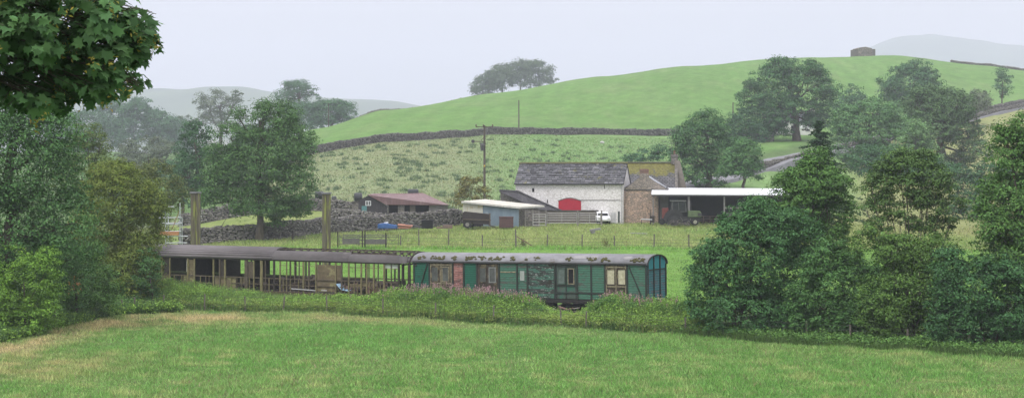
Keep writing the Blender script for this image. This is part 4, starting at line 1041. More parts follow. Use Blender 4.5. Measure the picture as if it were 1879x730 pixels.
# junk piled in the coach (own things, standing on its floor)
rs = np.random.RandomState(8)
def junk(name, label, p0, p1, hgt, mats, n, cat, y0=-1.1, y1=1.1):
    x0, x1 = cx(p0), cx(p1); base = cc - TD*0 + TD*((x0+x1)/2); root = thing(name, label, cat, (base.x, base.y, CZ - 8.28 + .04), TRZ)
    for mi, m in enumerate(mats):
        mb = MB()
        for q in range(n // len(mats)):
            s = rs.uniform(.08, .34, 3); x = rs.uniform(-(x1-x0)/2, (x1-x0)/2); hh = hgt*(.55 + .45*math.sin(x*2.1 + p0)); z = rs.uniform(.05, max(.1, hh)); y = rs.uniform(y0, y1)
            M = Matrix.Translation((x, y, z)) @ Matrix.Rotation(rs.uniform(0, 3), 4, 'Z') @ Matrix.Rotation(rs.normal()*.5, 4, 'X')
            mb.box(-s[0], s[0], -s[1]*.8, s[1]*.8, -s[2]*.5, s[2]*.5, M=M)
        mb.build(('scrap', 'boards', 'rags')[mi], m, root)
RUB = surf('rubble', (.12,.10,.085), (.05,.042,.038), (.2,.17,.13), scale=4, island=.4)
PNK = surf('pink_scrap', (.26,.15,.12), (.14,.08,.07), scale=4, island=.3); WHT = surf('white_scrap', (.5,.5,.5), (.3,.3,.3), scale=4, island=.3)
junk('junk_heap', 'dark scrap heaped on the coach floor left of the plywood panel', 484, 580, 1.15, (RUB, TMB), 150, 'scrap heap', .0, 1.25)
junk('junk_heap', 'mixed scrap and pinkish rubble heaped on the coach floor right of the plywood panel', 618, 730, .95, (RUB, PNK, TMB), 150, 'scrap heap', -.9, 1.2)
junk('junk_heap', 'low scrap behind the olive boards in the left half of the coach', 350, 470, .7, (RUB, TMB), 90, 'scrap heap', .0, 1.2)
junk('junk_heap', 'black scrap piled at the open right end of the coach', 728, 762, .95, (VOID, RUB), 60, 'scrap heap', -.9, 1.2)
def sheet(name, label, px0, px1, z0, z1, mat, y=-w2-.1):
    x0, x1 = cx(px0), cx(px1); b = cc + TD*((x0+x1)/2) + TN*y; h = (x1-x0)/2
    mb = MB(); mb.slab((-h, 0, z1-z0), (-h*.3, .05, (z1-z0)*.35), (h*.1, .3, (z1-z0)*.4), (-h*.6, .3, z1-z0+.05), .02); mb.slab((-h*.3, .05, (z1-z0)*.35), (h, 0, .12), (h, .35, .2), (h*.1, .3, (z1-z0)*.4), .02)
    tag(mb.build(name, mat, None, (b.x, b.y, CZ-8.28+z0), TRZ), label, 'sheet')
sheet('crumpled_sheet', 'crumpled pale blue sheet hanging over the coach sill right of the plywood panel', 618, 641, .15, .75, surf('blue_sheet', (.35,.5,.62), (.2,.33,.45), scale=6))
for a, b, lab in ((536, 580, 'long white plank lying low in the coach left of the plywood panel'), (591, 601, 'short white plank end showing under the plywood panel')):
    x0, x1 = cx(a), cx(b); p = cc + TD*((x0+x1)/2) + TN*(-w2-.09)
    mb = MB(); mb.box(-(x1-x0)/2, (x1-x0)/2, -.02, .02, 0, .07, M=Matrix.Rotation(.03, 4, 'Y')); tag(mb.build('white_plank', WHT, None, (p.x, p.y, CZ-8.28+.22), TRZ), lab, 'plank', 'white planks in the coach')
# track
base = N0 + TN*1.42; 
for s, lab in ((-.72, 'near rusty rail under the carriages'), (.72, 'far rusty rail under the carriages')):
    mb = MB(); a = base + TD*6 + TN*s; b = base - TD*52 + TN*s; mb.bar((a.x, a.y, h1(a.x, a.y)+.1), (b.x, b.y, h1(b.x, b.y)+.1), .07, .15)
    tag(mb.build('rail', IRON), lab, 'rail', 'rails under the carriages')
# loose broken boards in the gap below the van doors
rs = np.random.RandomState(4)
for i in range(9):
    px = rs.uniform(1022, 1078); p = N0 - TD*tt(px) - TN*rs.uniform(.5, 1.1); L_ = rs.uniform(.5, 1.5); mb = MB()
    M = Matrix.Rotation(rs.normal()*.25, 4, 'Y') @ Matrix.Rotation(rs.normal()*.4, 4, 'Z'); mb.box(-L_/2, L_/2, -.06, .06, -.025, .025, M=M)
    lab = ['longest','splintered','pale','rust stained','tilted','short','half buried','dark','leaning'][i]
    tag(mb.build('broken_board', [TMB, surf('pale_board',(.36,.34,.30),(.2,.18,.16),scale=5), PNK][i % 3], None, (p.x, p.y, h1(p.x, p.y) + .08 + .05*i), TRZ), 'broken board in the heap of boards under the van doors', 'board', 'broken boards under the van')
tree('dock_plant', 'leafy plants growing from the gap under the green van doors', 'plant', 1095, 113.5, [(1092,572,14,12,0),(1070,584,10,8,0)], .14, 1500, WEED, 0, seed=77, gap=.1)

# ---- tall timber posts behind the coach
def tpost(px, Y, top, wpx, label):
    b = G(px, Y); h = W(px, top, Y).z - b.z; w = wpx*Y/F/2
    root = thing('timber_post', label, 'post', b, .12, 'tall square posts behind the coach')
    m = surf('post_wood', (.15, .135, .10), (.08, .07, .05), (.22, .235, .07), scale=1.8, st=(2.4, 2.4, .22), patch=.56, pscale=.8)
    mb = MB(); mb.box(-w, -w*.04, -w, w, -.2, h-.12); mb.box(w*.04, w, -w*.98, w, -.2, h-.12); mb.box(-w*.05, w*.05, -w*.9, w*.9, -.2, h-.14); mb.build('shaft', m, root, bevel=.02)
    mb = MB(); mb.box(-w*1.18, w*1.18, -w*1.18, w*1.18, h-.118, h); mb.build('cap', surf('lead_cap', (.28,.28,.3), (.15,.15,.16), scale=3), root)
tpost(359, 146, 352, 17, 'left tall square post with lichen stripe beside the scaffold')
tpost(599, 146, 353, 15.5, 'right tall square post with yellow lichen between the tree and the sheep pen')

# ---- scaffold tower
def scaffold():
    Y = 152; b = G(318, Y); k = Y/F; root = thing('scaffold_tower', 'galvanised scaffold tower with orange boards above the left end of the coach', 'scaffold', b, .2)
    S = surf('galvanised', (.5, .52, .54), (.36, .38, .4), scale=4, rough=.5, metal=.3); z = lambda py: W(318, py, Y).z - b.z
    for i, (x, y, tp) in enumerate(((-14*k, -.5, 380), (-9*k, .6, 386), (12*k, -.5, 372), (16*k, .6, 400))):
        mb = MB(); mb.tube([(x, y, 0), (x, y, z(tp))], .045, 6); mb.build('upright', S, root)
    for py, x0, x1 in ((399, -30, 16), (409, -22, 16), (433, -16, 26), (445, -16, 24), (424, -14, 14), (379, -10, 2)):
        mb = MB(); mb.tube([(x0*k, -.55, z(py)), (x1*k, -.55, z(py))], .05, 6); mb.build('ledger', S, root)
    for py in (399, 409, 433): 
        mb = MB(); mb.tube([(10*k, -.6, z(py)), (10*k, .8, z(py)+.05)], .04, 6); mb.build('ledger', S, root)
    mb = MB(); mb.bar((-2*k, -.6, z(420)), (10*k, -.6, z(388)), .09, .05); mb.build('brace', surf('rust_brown', (.28,.13,.07), (.15,.08,.05), scale=5), root)
    O = surf('orange_board', (.48, .24, .12), (.36, .17, .09), scale=4)
    mb = MB(); mb.box(-28*k, 10*k, -.7, -.62, z(431), z(424)); mb.build('toe_board', O, root)
    mb = MB(); mb.box(-14*k, 12*k, -.55, .6, z(412), z(410.5)); mb.build('deck', S, root)
scaffold()
# orange jib seen through the hawthorn
b = G(140, 134); mb = MB(); k = 134/F; z = lambda py: W(140, py, 134).z - b.z
mb.box(-.5, .5, -.4, .4, 0, z(420)); mb.bar((-12*k, -.5, z(408)), (14*k, -.5, z(402)), .22); mb.bar((6*k, -.5, z(415)), (24*k, -.5, z(393)), .12)
tag(mb.build('orange_loader', surf('orange_paint', (.5,.2,.08), (.35,.15,.07), scale=3), None, b), 'orange machine arm glimpsed through the left bushes', 'loader')
# ------------------------------------------------------------------ the farm (1 px = 7.1 cm at Y 228)
K = 228/F
GZ = lambda px, Y=228: h1((px-CX)/F*Y, Y)
WHITEW = stone_mat('whitewashed_stone', (.90,.89,.885), (.82,.81,.80), (.66,.64,.62), 2.4, cover=(.3,.27,.25), cth=.63)
SAND = stone_mat('sandstone', (.60,.43,.33), (.34,.28,.23), (.2,.165,.14), 2.6, cover=(.33,.31,.28), cth=.62)
GREYST = stone_mat('grey_rubble', (.27,.25,.225), (.17,.16,.15), (.11,.105,.1), 2.6)
def slate_mat(name, c1, c2, moss=None, mth=.6, pitch=.34, w=.5, mossy_top=None):
    m, nt, b = _new(name); tc = _n(nt, 'ShaderNodeTexCoord')
    br = _n(nt, 'ShaderNodeTexBrick'); br.inputs['Scale'].default_value = 1; br.inputs['Brick Width'].default_value = w; br.inputs['Row Height'].default_value = pitch
    br.inputs['Mortar Size'].default_value = .035; br.inputs['Mortar Smooth'].default_value = .3; br.inputs['Color1'].default_value = rgb(c1); br.inputs['Color2'].default_value = rgb(c2); br.inputs['Mortar'].default_value = (.02,.02,.022,1)
    # map x along the roof, second coordinate = slope height
    sp = _n(nt, 'ShaderNodeSeparateXYZ'); nt.links.new(tc.outputs['Object'], sp.inputs[0])
    wob = _noise(nt, tc.outputs['Object'], .8, 3); sc_ = _n(nt, 'ShaderNodeMath', operation='MULTIPLY_ADD'); nt.links.new(wob, sc_.inputs[0]); sc_.inputs[1].default_value = .22; nt.links.new(sp.outputs[1], sc_.inputs[2])
    cb = _n(nt, 'ShaderNodeCombineXYZ'); nt.links.new(sp.outputs[0], cb.inputs[0]); nt.links.new(sc_.outputs[0], cb.inputs[1]); nt.links.new(cb.outputs[0], br.inputs['Vector'])
    v = _vec(nt); c = _mix(nt, _ramp(nt, _noise(nt, v, 1.7, 6, .7), .3, .7), br.outputs[0], (.6, .6, .62), 'MULTIPLY')
    if moss:
        g = _noise(nt, v, 1.1, 6, .75)
        if mossy_top:
            mr = _ramp(nt, sp.outputs[1], mossy_top[0], mossy_top[1]); ad = _n(nt, 'ShaderNodeMath', operation='MULTIPLY_ADD'); nt.links.new(mr, ad.inputs[0]); ad.inputs[1].default_value = .35; nt.links.new(g, ad.inputs[2]); g = ad.outputs[0]
        mc = _mix(nt, _ramp(nt, _noise(nt, v, 4, 5), .35, .65), tuple(x*.5 for x in moss), moss)
        c = _mix(nt, _ramp(nt, g, mth - .03, mth + .05), c, mc)
    nt.links.new(c, b.inputs['Base Color']); b.inputs['Roughness'].default_value = .65; _bump(nt, b, br.outputs[1], .6, -.05)
    MATS[name] = m; return m
WOODW = surf('grey_wood', (.26,.24,.22), (.15,.14,.13), scale=6, st=(1,1,.3))
BLK = surf('shade_black', (.014,.011,.012), (.008,.007,.008), scale=1, bump=0)  # near-black colour stands in for shade in sheds, windows and slate gaps
STEEL = surf('galvanised_steel', (.42,.42,.41), (.3,.3,.29), scale=5, rough=.5, metal=.3)

# white barn ------------------------------------------------------
BR_ = R(-11); b0 = W(946, 408, 228.5); Lb = 14.2; wd = 7.6
barn = thing('white_barn', 'long whitewashed stone barn with a grey stone slate roof and red arched door', 'barn', b0, BR_)
eh = (408-337)*K
mb = MB(); rx = Lb-.0
poly = [(0, -.8), (0, eh), (wd/2, eh+2.5), (wd, eh), (wd, -.8)]
mb.prism(poly, 0, Lb, 'x'); mb.build('wall', WHITEW, barn)
def pitched(par, x0, x1, y0, yr, z0, zr, t, mat, name='roof', over=.25, xi=0.):
    """one roof slope; own object whose local y runs up the slope"""
    L = math.hypot(yr-y0, zr-z0); ang = math.atan2(zr-z0, yr-y0)
    mb = MB(); mb.box(x0, x1, -over, L, 0, t); o = mb.build(name, mat, par); o.location = (0, y0, z0); o.rotation_euler = (ang, 0, 0); return o
SL1 = slate_mat('stone_slate', (.175,.175,.19), (.115,.115,.125), (.15,.145,.035), .80, .36, .75, (2.9, 4.3))
rb = pitched(barn, -.15, Lb+.1, 0, wd/2, eh+.02, eh+2.53, .14, BLK)  # black base behind wide slate gaps stands in for the courses' shadow lines
rs = np.random.RandomState(2); mb = MB()   # real slate courses, diminishing and uneven
y = -.25; L = math.hypot(wd/2, 2.5); row = 0
while y < L - .1:
    hgt = .46 - .03*row*.5; x = -.15
    while x < Lb+.05:
        wv = rs.uniform(.35, .9); x1 = min(x+wv, Lb+.1); mb.box(x+.03, x1-.03, y+rs.normal()*.02, min(y+hgt-.12, L), .15+rs.uniform(0,.03), .19+rs.uniform(0,.03)); x += wv
    y += hgt; row += 1
SLI = surf('slate_slabs', (.135,.135,.148), (.05,.05,.055), (.13,.125,.05), scale=1.9, island=.55, patch=.62, rough=.6)
mb.build('slates', SLI, rb)
mb = MB(); mb.box(-.2, Lb+.12, L-.12, L+.16, .1, .3); mb.build('ridge_moss', MOSS, rb)
pitched(barn, -.15, Lb+.1, wd, wd/2, eh+.02, eh+2.53, .14, SL1, 'roof')
mb = MB(); mb.tube([(0, -.33, eh-.02), (Lb, -.33, eh-.02)], .07, 6); mb.build('gutter', surf('dark_gutter', (.05,.05,.055), scale=2), barn)
REDD = surf('red_door_paint', (.42,.02,.04), (.36,.016,.034), scale=2, bump=.05)
bx = lambda px: (px-946)*K*1.015
mb = MB(); x0, x1 = bx(1025), bx(1066); zt, zb_ = (408-368)*K, (408-386.5)*K
n = 8; mb.prism([(x0, zb_), (x1, zb_)] + [(x1 + (x0-x1)*i/n, zt + .33*math.sin(math.pi*i/n)) for i in range(n+1)], -.06, .04); dr = mb.build('door', REDD, barn)
mb = MB()
for i in range(n): 
    f2 = lambda q: (x1+.05 + (x0-x1-.1)*q/n, -.03, zt + .37*math.sin(math.pi*q/n)); mb.bar(f2(i), f2(i+1), .12, .12, up=(0,1,0))
mb.build('door_arch', surf('grey_arch', (.22,.21,.2), scale=4), dr)
mb = MB(); mb.box(bx(976.5), bx(980.5), -.03, .05, (408-352)*K, (408-345)*K); mb.build('window', BLK, barn)
mb = MB(); mb.box(bx(1004), bx(1005.5), -.04, .05, (408-372)*K, (408-366)*K); mb.build('window', BLK, barn)
mb = MB(); mb.box(bx(1108), bx(1109), -.05, .05, (408-346)*K, (408-339)*K); mb.build('window', BLK, barn)
mb = MB(); mb.box(bx(1133), bx(1136), -.04, .04, .0, (408-387)*K); mb.build('side_door', surf('dark_green_door', (.03,.045,.035), scale=3), barn)
mb = MB(); mb.box(bx(1120), bx(1129), -.07, .04, .0, (408-389)*K); mb.build('side_door', surf('white_door', (.55,.55,.55), scale=2), barn)
mb = MB(); mb.tube([(bx(1139.5), -.1, 0), (bx(1139.5), -.1, eh)], .05, 6); mb.build('downpipe', surf('white_pipe', (.5,.5,.5)), barn)
mb = MB(); mb.tube([(bx(1046), -.05, 2.95), (bx(1137), -.05, 2.95)], .025, 4); mb.build('cable', DKT, barn)

# farmhouse -------------------------------------------------------
hb = W(1132, 408, 232.5); house = thing('farmhouse', 'stone farmhouse with mossy slate roof and tall right gable chimney joined to the white barn', 'house', hb, R(-4)); K2 = 232.5/F
he = (408-345)*K2; hx = lambda px: (px-1132)*K2; hr = (408-300)*K2 - he; hd = 5.6
mb = MB(); Lh = hx(1243); mb.prism([(0, -.8), (0, he), (hd/2, he+hr), (hd, he), (hd, -.8)], 0, Lh, 'x'); mb.build('wall', GREYST, house)
SL2 = slate_mat('mossy_slate', (.17,.165,.175), (.10,.10,.105), (.17,.16,.035), .68, .3, .45, (1.2, 3.2))
hrf = pitched(house, -.1, Lh-.1, 0, hd/2, he+.02, he+hr+.02, .12, SL2); pitched(house, -.1, Lh-.1, hd, hd/2, he+.02, he+hr+.02, .12, SL2)
mb = MB(); mb.box(-.1, Lh-.15, math.hypot(hd/2, hr)-.1, math.hypot(hd/2, hr)+.1, .1, .24); mb.build('ridge', surf('ridge_tile', (.1,.095,.06), (.06,.06,.04), scale=3), hrf)
mb = MB(); gx = Lh
mb.prism([(-.15, -.8), (-.15, he), (hd/2-.55, he+hr+.35), (hd/2+.6, he+hr+.35), (hd+.15, he), (hd+.15, -.8)], gx-.35, gx+.02, 'x'); mb.build('gable', GREYST, house)
mb = MB(); mb.prism([(gx-.4, he), (gx-.32, he+hr+.4), (gx+.35, he+hr+.4), (gx+1.35, he-.6)], hd/2-1.2, hd/2+.9); mb.build('gable_buttress', surf('rendered_stone', (.25,.22,.19), (.17,.15,.13), scale=2), house)
def chimney(par, x, y, z0, z1, w, d, mat, pots=1):
    mb = MB(); mb.box(x-w/2, x+w/2, y-d/2, y+d/2, z0, z1); mb.box(x-w/2-.07, x+w/2+.07, y-d/2-.07, y+d/2+.07, z1-.28, z1-.14); c = mb.build('chimney', mat, par)
    for i in range(pots):
        mb = MB(); xx = x + (i-(pots-1)/2)*.4; mb.tube([(xx, y, z1), (xx, y, z1+.45), (xx, y, z1+.55)], [.16,.13,.16], 8); mb.build('chimney_pot', surf('clay_pot', (.16,.09,.07), (.1,.06,.05), scale=3), c)
    return c
ch = chimney(house, hx(1238), hd/2, he+hr-.1, (408-283)*K2, .85, .8, GREYST)
mb = MB(); mb.tube([(hx(1232), hd/2, (408-285)*K2), (hx(1232), hd/2, (408-261)*K2)], .02, 4)
mb.tube([(hx(1226), hd/2, (408-262)*K2), (hx(1242), hd/2, (408-262)*K2)], .015, 4)
for i in range(6): mb.tube([(hx(1227+i*3), hd/2-.25, (408-262)*K2), (hx(1227+i*3), hd/2+.25, (408-262)*K2)], .012, 4)
mb.build('aerial', surf('aerial_metal', (.2,.2,.2)), ch)
# projecting wing in front with low chimney
wb = W(1143, 408.5, 226.5); KW = 226.5/F; wing_w = (1226-1143)*KW; weh = (408-346)*KW; war = (408-322)*KW
mb = MB(); wl = wb - hb; rot = Matrix.Rotation(-R(-4), 4, 'Z'); q = rot @ wl
WX = q.x; WY = q.y
mb.prism([(WX, -.8), (WX + wing_w, -.8), (WX+wing_w, weh), (WX+wing_w*.47, war), (WX, weh)], WY, WY+6.0); wg = mb.build('front_wing', SAND, house, label='pinkish sandstone front wing with low chimney')
# wing roof: two slopes
mb = MB(); ap = WX + wing_w*.47
mb.slab((WX-.1, WY+.35, weh-.03), (ap, WY+.35, war+.02), (ap, WY+6.4, war+.02), (WX-.1, WY+6.4, weh-.03), -.1)
mb.slab((ap, WY+.35, war+.02), (WX+wing_w+.12, WY+.35, weh-.03), (WX+wing_w+.12, WY+6.4, weh-.03), (ap, WY+6.4, war+.02), -.1)
wr = mb.build('wing_roof', surf('wing_slate', (.13,.13,.14), (.06,.06,.065), (.16,.15,.05), scale=1.5, patch=.62), wg)
mb = MB(); mb.box(WX-.06, WX+wing_w*.99, WY-.07, WY+.0, weh-.1, weh+.04); mb.build('string_course', surf('dark_string', (.09,.085,.08), scale=2), wg)
# stone filling of the gable above the eaves
mb = MB(); mb.prism([(WX+.1, weh+.042), (WX+wing_w-.1, weh+.042), (ap+.55, war-.05), (ap+.5, (408-309)*KW-.5), (ap-.5, (408-309)*KW-.5), (ap-.55, war-.05)], WY-.015, WY+.3); mb.build('gable_stone', stone_mat('gable_rubble', (.36,.31,.26), (.24,.215,.19), (.14,.13,.12), 2.8), wg)
chimney(wg, ap, WY+.45, war-.7, (408-308)*KW, 1.15, .8, surf('brick_stack', (.24,.14,.115), (.15,.1,.085), scale=4), 0)
mb = MB(); mb.slab((WX+(1191-1143)*KW, WY+.2, (408-328)*KW), (WX+(1222-1143)*KW, WY+.2, (408-345)*KW), (WX+(1222-1143)*KW, WY+2.0, (408-345)*KW+.25), (WX+(1191-1143)*KW, WY+2.0, (408-325)*KW+.25), -.08)
mb.build('pale_flashing', surf('lead_sheet', (.33,.35,.38), (.24,.26,.29), scale=2, rough=.5), wg)
mb = MB(); mb.slab((hx(1203), 1.0, he+1.0*hr/(hd/2)+.2), (hx(1205), 1.0, he+1.0*hr/(hd/2)+.2), (hx(1197), 2.2, he+2.2*hr/(hd/2)+.2), (hx(1195), 2.2, he+2.2*hr/(hd/2)+.2), .05); mb.build('roof_light', surf('white_strip', (.6,.62,.65)), house)

# dark lean-to against the barn ----------------------------------
def shed_box(name, label, cat, px0, px1, Y, base, profile, depth, wall, roofm, rz=0, t=.08, over=.15):
    """profile: list of (px, py) along the roof line, low prism with mono pitched roof"""
    k = Y/F; b = W(px0, base, Y); root = thing(name, label, cat, b, rz)
    pr = [((a-px0)*k, (base-c)*k) for a, c in profile]
    mb = MB(); mb.prism([(pr[0][0]+over, -.5)] + [(a if 0 < i < len(pr)-1 else a + (over if i == 0 else -over), c) for i, (a, c) in enumerate(pr)] + [(pr[-1][0]-over, -.5)], 0, depth); mb.build('wall', wall, root)
    mb = MB()
    for (a, c), (d, e) in zip(pr[:-1], pr[1:]): mb.slab((a, -over, c+.02), (d, -over, e+.02), (d, depth+over, e+.02), (a, depth+over, c+.02), -t)
    mb.build('roof', roofm, root); return root, k, b
DSL = surf('dark_slate_roof', (.10,.095,.105), (.055,.052,.058), (.15,.14,.14), scale=1.6, st=(1,.5,1), patch=.62)
root, k, b = shed_box('stone_leanto', 'low dark slate roofed lean-to sloping down to the right in front of the white barn', 'outbuilding', 916, 1030, 225.5, 409, [(916,351),(950,352.5),(988,370),(1030,388)], 3.0, GREYST, DSL, t=.2)
mb = MB(); mb.slab((.0, -.3, (409-351)*k-.05), (2.3, -.3, (409-352.5)*k-.05), (7.6, -1.0, (409-386)*k), (5.2, -1.0, (409-384)*k), -.1); mb.build('front_slope', DSL, root)
# yard wall in front of the barn
mb = MB(); k = 225/F; b = W(985, 410, 224.6); root = thing('yard_wall', 'grey rubble yard wall below the red door behind the metal gates', 'wall', b)
mb.box(0, (1098-985)*k, 0, .4, -.4, (410-387)*k); mb.build('wall', surf('yard_boards', (.17,.15,.135), (.10,.09,.08), scale=3, st=(.3,1,3)), root)
mb = MB(); mb.box(-.05, (1098-985)*k, -.05, .45, (410-387)*k+.002, (410-387)*k+.1); mb.build('coping', surf('dark_coping', (.09,.085,.08), scale=3), root)

# blue and cream corrugated shed ---------------------------------
def corr(name, c1, c2, patch=None, sc_=34, th=.6):
    if name in MATS: return MATS[name]
    m, nt, b = _new(name); tc = _n(nt, 'ShaderNodeTexCoord'); w = _n(nt, 'ShaderNodeTexWave', bands_direction='X'); w.inputs['Scale'].default_value = sc_/10; nt.links.new(tc.outputs['Object'], w.inputs['Vector'])
    v = _vec(nt, (1, 1, .35)); c = _mix(nt, _ramp(nt, _noise(nt, v, 1.6, 6, .7), .35, .65), c2, c1)
    if patch: c = _mix(nt, _ramp(nt, _noise(nt, v, 1.1, 5, .7), th-.03, th+.06), c, patch)
    nt.links.new(c, b.inputs['Base Color']); b.inputs['Roughness'].default_value = .55; _bump(nt, b, w.outputs[1], .7, .04)
    MATS[name] = m; return m
kS = 217/F; bS = W(849, 416, 217); shed = thing('tin_shed', 'low tin shed with cream and blue corrugated sides and a pale sloping roof', 'shed', bS, 0); sx = lambda px: (px-849)*kS; sz = lambda py: (416-py)*kS
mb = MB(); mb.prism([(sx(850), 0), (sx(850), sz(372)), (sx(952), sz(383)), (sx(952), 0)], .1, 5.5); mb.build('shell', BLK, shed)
mb = MB(); mb.prism([(sx(849.5), sz(394)), (sx(849.5), sz(373)), (sx(886), sz(376.5)), (sx(886), sz(392))], 0, .06); mb.build('cream_panel', surf('cream_sheet', (.60,.59,.52), (.48,.47,.38), (.42,.36,.2), scale=1.8, patch=.6), shed)
mb = MB(); mb.prism([(sx(886.5), 0), (sx(886.5), sz(377)), (sx(952), sz(384)), (sx(952), 0)], .01, .07); mb.build('blue_sheet', corr('blue_sheeting', (.23,.30,.36), (.17,.23,.28), (.33,.38,.42)), shed)
mb = MB(); mb.slab((sx(846.5), -.2, sz(370.5)), (sx(953), -.2, sz(381)), (sx(1000), 4.8, sz(379.5)), (sx(889), 4.8, sz(367.5)), -.1)
mb.build('roof', corr('tin_roof_pale', (.62,.60,.52), (.48,.46,.40), (.42,.42,.42), 30, .58), shed)
mb = MB(); mb.bar((sx(846.5), -.24, sz(371)), (sx(953), -.24, sz(381.8)), .1, .16); mb.bar((sx(953), -.24, sz(381.8)), (sx(1000), 4.75, sz(380.2)), .1, .14); mb.build('fascia', surf('pale_fascia', (.6,.6,.56), scale=3), shed)
mb = MB(); mb.prism([(sx(953), 0), (sx(953), sz(386)), (sx(990), sz(386)), (sx(990), 0)], .8, .95); mb.build('stone_side', GREYST, shed)
for p in (963, 977, 988):
    mb = MB(); mb.box(sx(p), sx(p)+.16, .55, .7, 0, sz(387)); mb.build('post', WOODW, shed)
# dark trailer
def wheel(name, root, x, y, z, r, w, tyre, rim, hub=True):
    mb = MB(); mb.tube([(x, y-w/2, z), (x, y+w/2, z)], r, 20); o = mb.build(name, tyre, root)
    if hub: mb = MB(); mb.tube([(x, y-w/2-.02, z), (x, y-w/2+.05, z)], r*.55, 14); mb.build('rim', rim, o)
    return o
RUBBER = surf('rubber', (.03,.03,.03), (.02,.02,.02), scale=5); 
k = 213/F; b = W(849, 418, 213); tr = thing('muck_trailer', 'long dark trailer with high sides parked against the cream end of the tin shed', 'trailer', b, R(3))
mb = MB(); z = lambda py: (418-py)*k; x = lambda px: (px-849)*k
mb.prism([(x(850), z(410)), (x(849), z(391)), (x(853), z(388)), (x(900), z(393)), (x(900), z(412))], 0, 1.9); mb.build('body', surf('rusty_black', (.05,.038,.036), (.028,.024,.024), scale=3, st=(1,1,2)), tr)
mb = MB(); mb.bar((x(849), -.05, z(402)), (x(901), -.05, z(404)), .12); mb.bar((x(899), -.05, z(391)), (x(899), -.05, z(413)), .14); mb.build('rail', surf('trailer_rail', (.13,.1,.08), scale=4), tr)
mb = MB(); mb.bar((x(897), .9, z(413)), (x(911), .9, z(418)), .12); mb.build('drawbar', surf('trailer_rail', (.13,.1,.08)), tr)
wheel('wheel', tr, x(857.5), -.05, .42, .44, .25, RUBBER, surf('grey_rim', (.25,.24,.22))); wheel('wheel', tr, x(865), 1.8, .42, .42, .25, RUBBER, STEEL)
# rusty box
k = 213.5/F; b = W(916, 417.5, 213.5); mb = MB(); mb.box(0, 26*k, 0, 1.4, 0, 20*k); mb.box(-.03, 26*k+.03, -.04, 0, 20*k-.12, 20*k); 
for i in range(5): mb.box(i*6.2*k, i*6.2*k+.08, -.035, 0, .05, 20*k-.14)
tag(mb.build('rusty_tank', surf('rust_red', (.12,.065,.06), (.08,.05,.048), scale=4), None, b), 'square rust red tank in front of the blue sheeting', 'tank')
# gates
def gate(px0, px1, Y, base, top, label, mat, bars=5, name='field_gate', cat='gate', brace=True, group=None, rz=0):
    k = Y/F; b = W(px0, base, Y); root = thing(name, label, cat, b, rz, group); L = (px1-px0)*k; h = (base-top)*k
    for i in range(bars):
        z = .12 + (h-.14)*(i/(bars-1))**.85; mb = MB(); mb.tube([(0, 0, z), (L, 0, z)], .035, 5); mb.build('bar', mat, root)
    mb = MB(); mb.tube([(0, 0, .05), (0, 0, h+.03)], .045, 5); mb.tube([(L, 0, .05), (L, 0, h+.03)], .045, 5); mb.tube([(L/2, 0, .1), (L/2, 0, h)], .03, 5); mb.build('frame', mat, root)
    return root
gate(978, 1001, 216, 415, 393, 'short gate beside the stone end of the tin shed', STEEL)
gate(1004, 1058, 220, 411, 391, 'long pale tubular gate below the left half of the red door', STEEL)
gate(1062, 1102, 220, 411, 391, 'shorter tubular gate left of the white pickup', STEEL)
for p, lab in ((1002, 'wooden gate post left of the long pale gate'), (1060, 'wooden gate post between the long and the shorter gate'), (1096, 'wooden gate post beside the white pickup')):
    b = W(p + (8 if p == 1096 else 0), 412, 219.8); mb = MB(); mb.box(-.09, .09, -.09, .09, -.3, 1.75); mb.prism([(-.09, 1.75), (.09, 1.75), (0, 1.83)], -.09, .09); tag(mb.build('gate_post', WOODW, None, b), lab, 'post')
# white pickup
def car(px, py, Y, label, body, rz, name='parked_car', s=1.0):
    b = W(px, py, Y); root = thing(name, label, 'car', b, rz)
    bod = [(-2.1,.35),(-2.1,.95),(-1.95,1.0),(-1.0,1.02),(1.0,1.0),(2.0,.85),(2.15,.6),(2.1,.35)]
    mb = MB(); mb.prism([(x*s, z*s) for x, z in bod], -.85, .85); mb.build('body', body, root, bevel=.04)
    mb = MB(); mb.prism([(x*s, z*s) for x, z in [(-1.9,.98),(-1.5,1.5),(.3,1.52),(1.05,.98)]], -.74, .74); c = mb.build('cabin', body, root, bevel=.04)
    mb = MB(); mb.prism([(x*s, z*s) for x, z in [(-1.65,1.03),(-1.38,1.42),(.25,1.44),(.82,1.03)]], -.76, .76); mb.build('side_windows', VOID, c)
    mb = MB(); mb.add([(.40, -.62, 1.44), (.40, .62, 1.44), (1.02, .66, 1.03), (1.02, -.66, 1.03)], [(0,1,2,3)]); mb.build('windscreen', VOID, c)
    for x in (-1.35, 1.35):
        for y in (-.8, .8): wheel('wheel', root, x, y, .33, .33, .2, RUBBER, STEEL)
    for y in (-.6, .6):
        mb = MB(); mb.box(2.05, 2.16, y-.14, y+.14, .62, .76); mb.build('headlight', surf('lamp_glass', (.6,.6,.6), rough=.2), root)
    return root
WHT2 = surf('white_paint', (.72,.73,.75), (.66,.67,.69), scale=1, rough=.35, bump=0)
car(1105, 410, 224.5, 'white pickup parked nose out between the gates and the white barn wall', WHT2, R(-87), 'parked_pickup')
car(1487, 240, 387, 'white car parked in front of the white house on the hillside', WHT2, R(14))
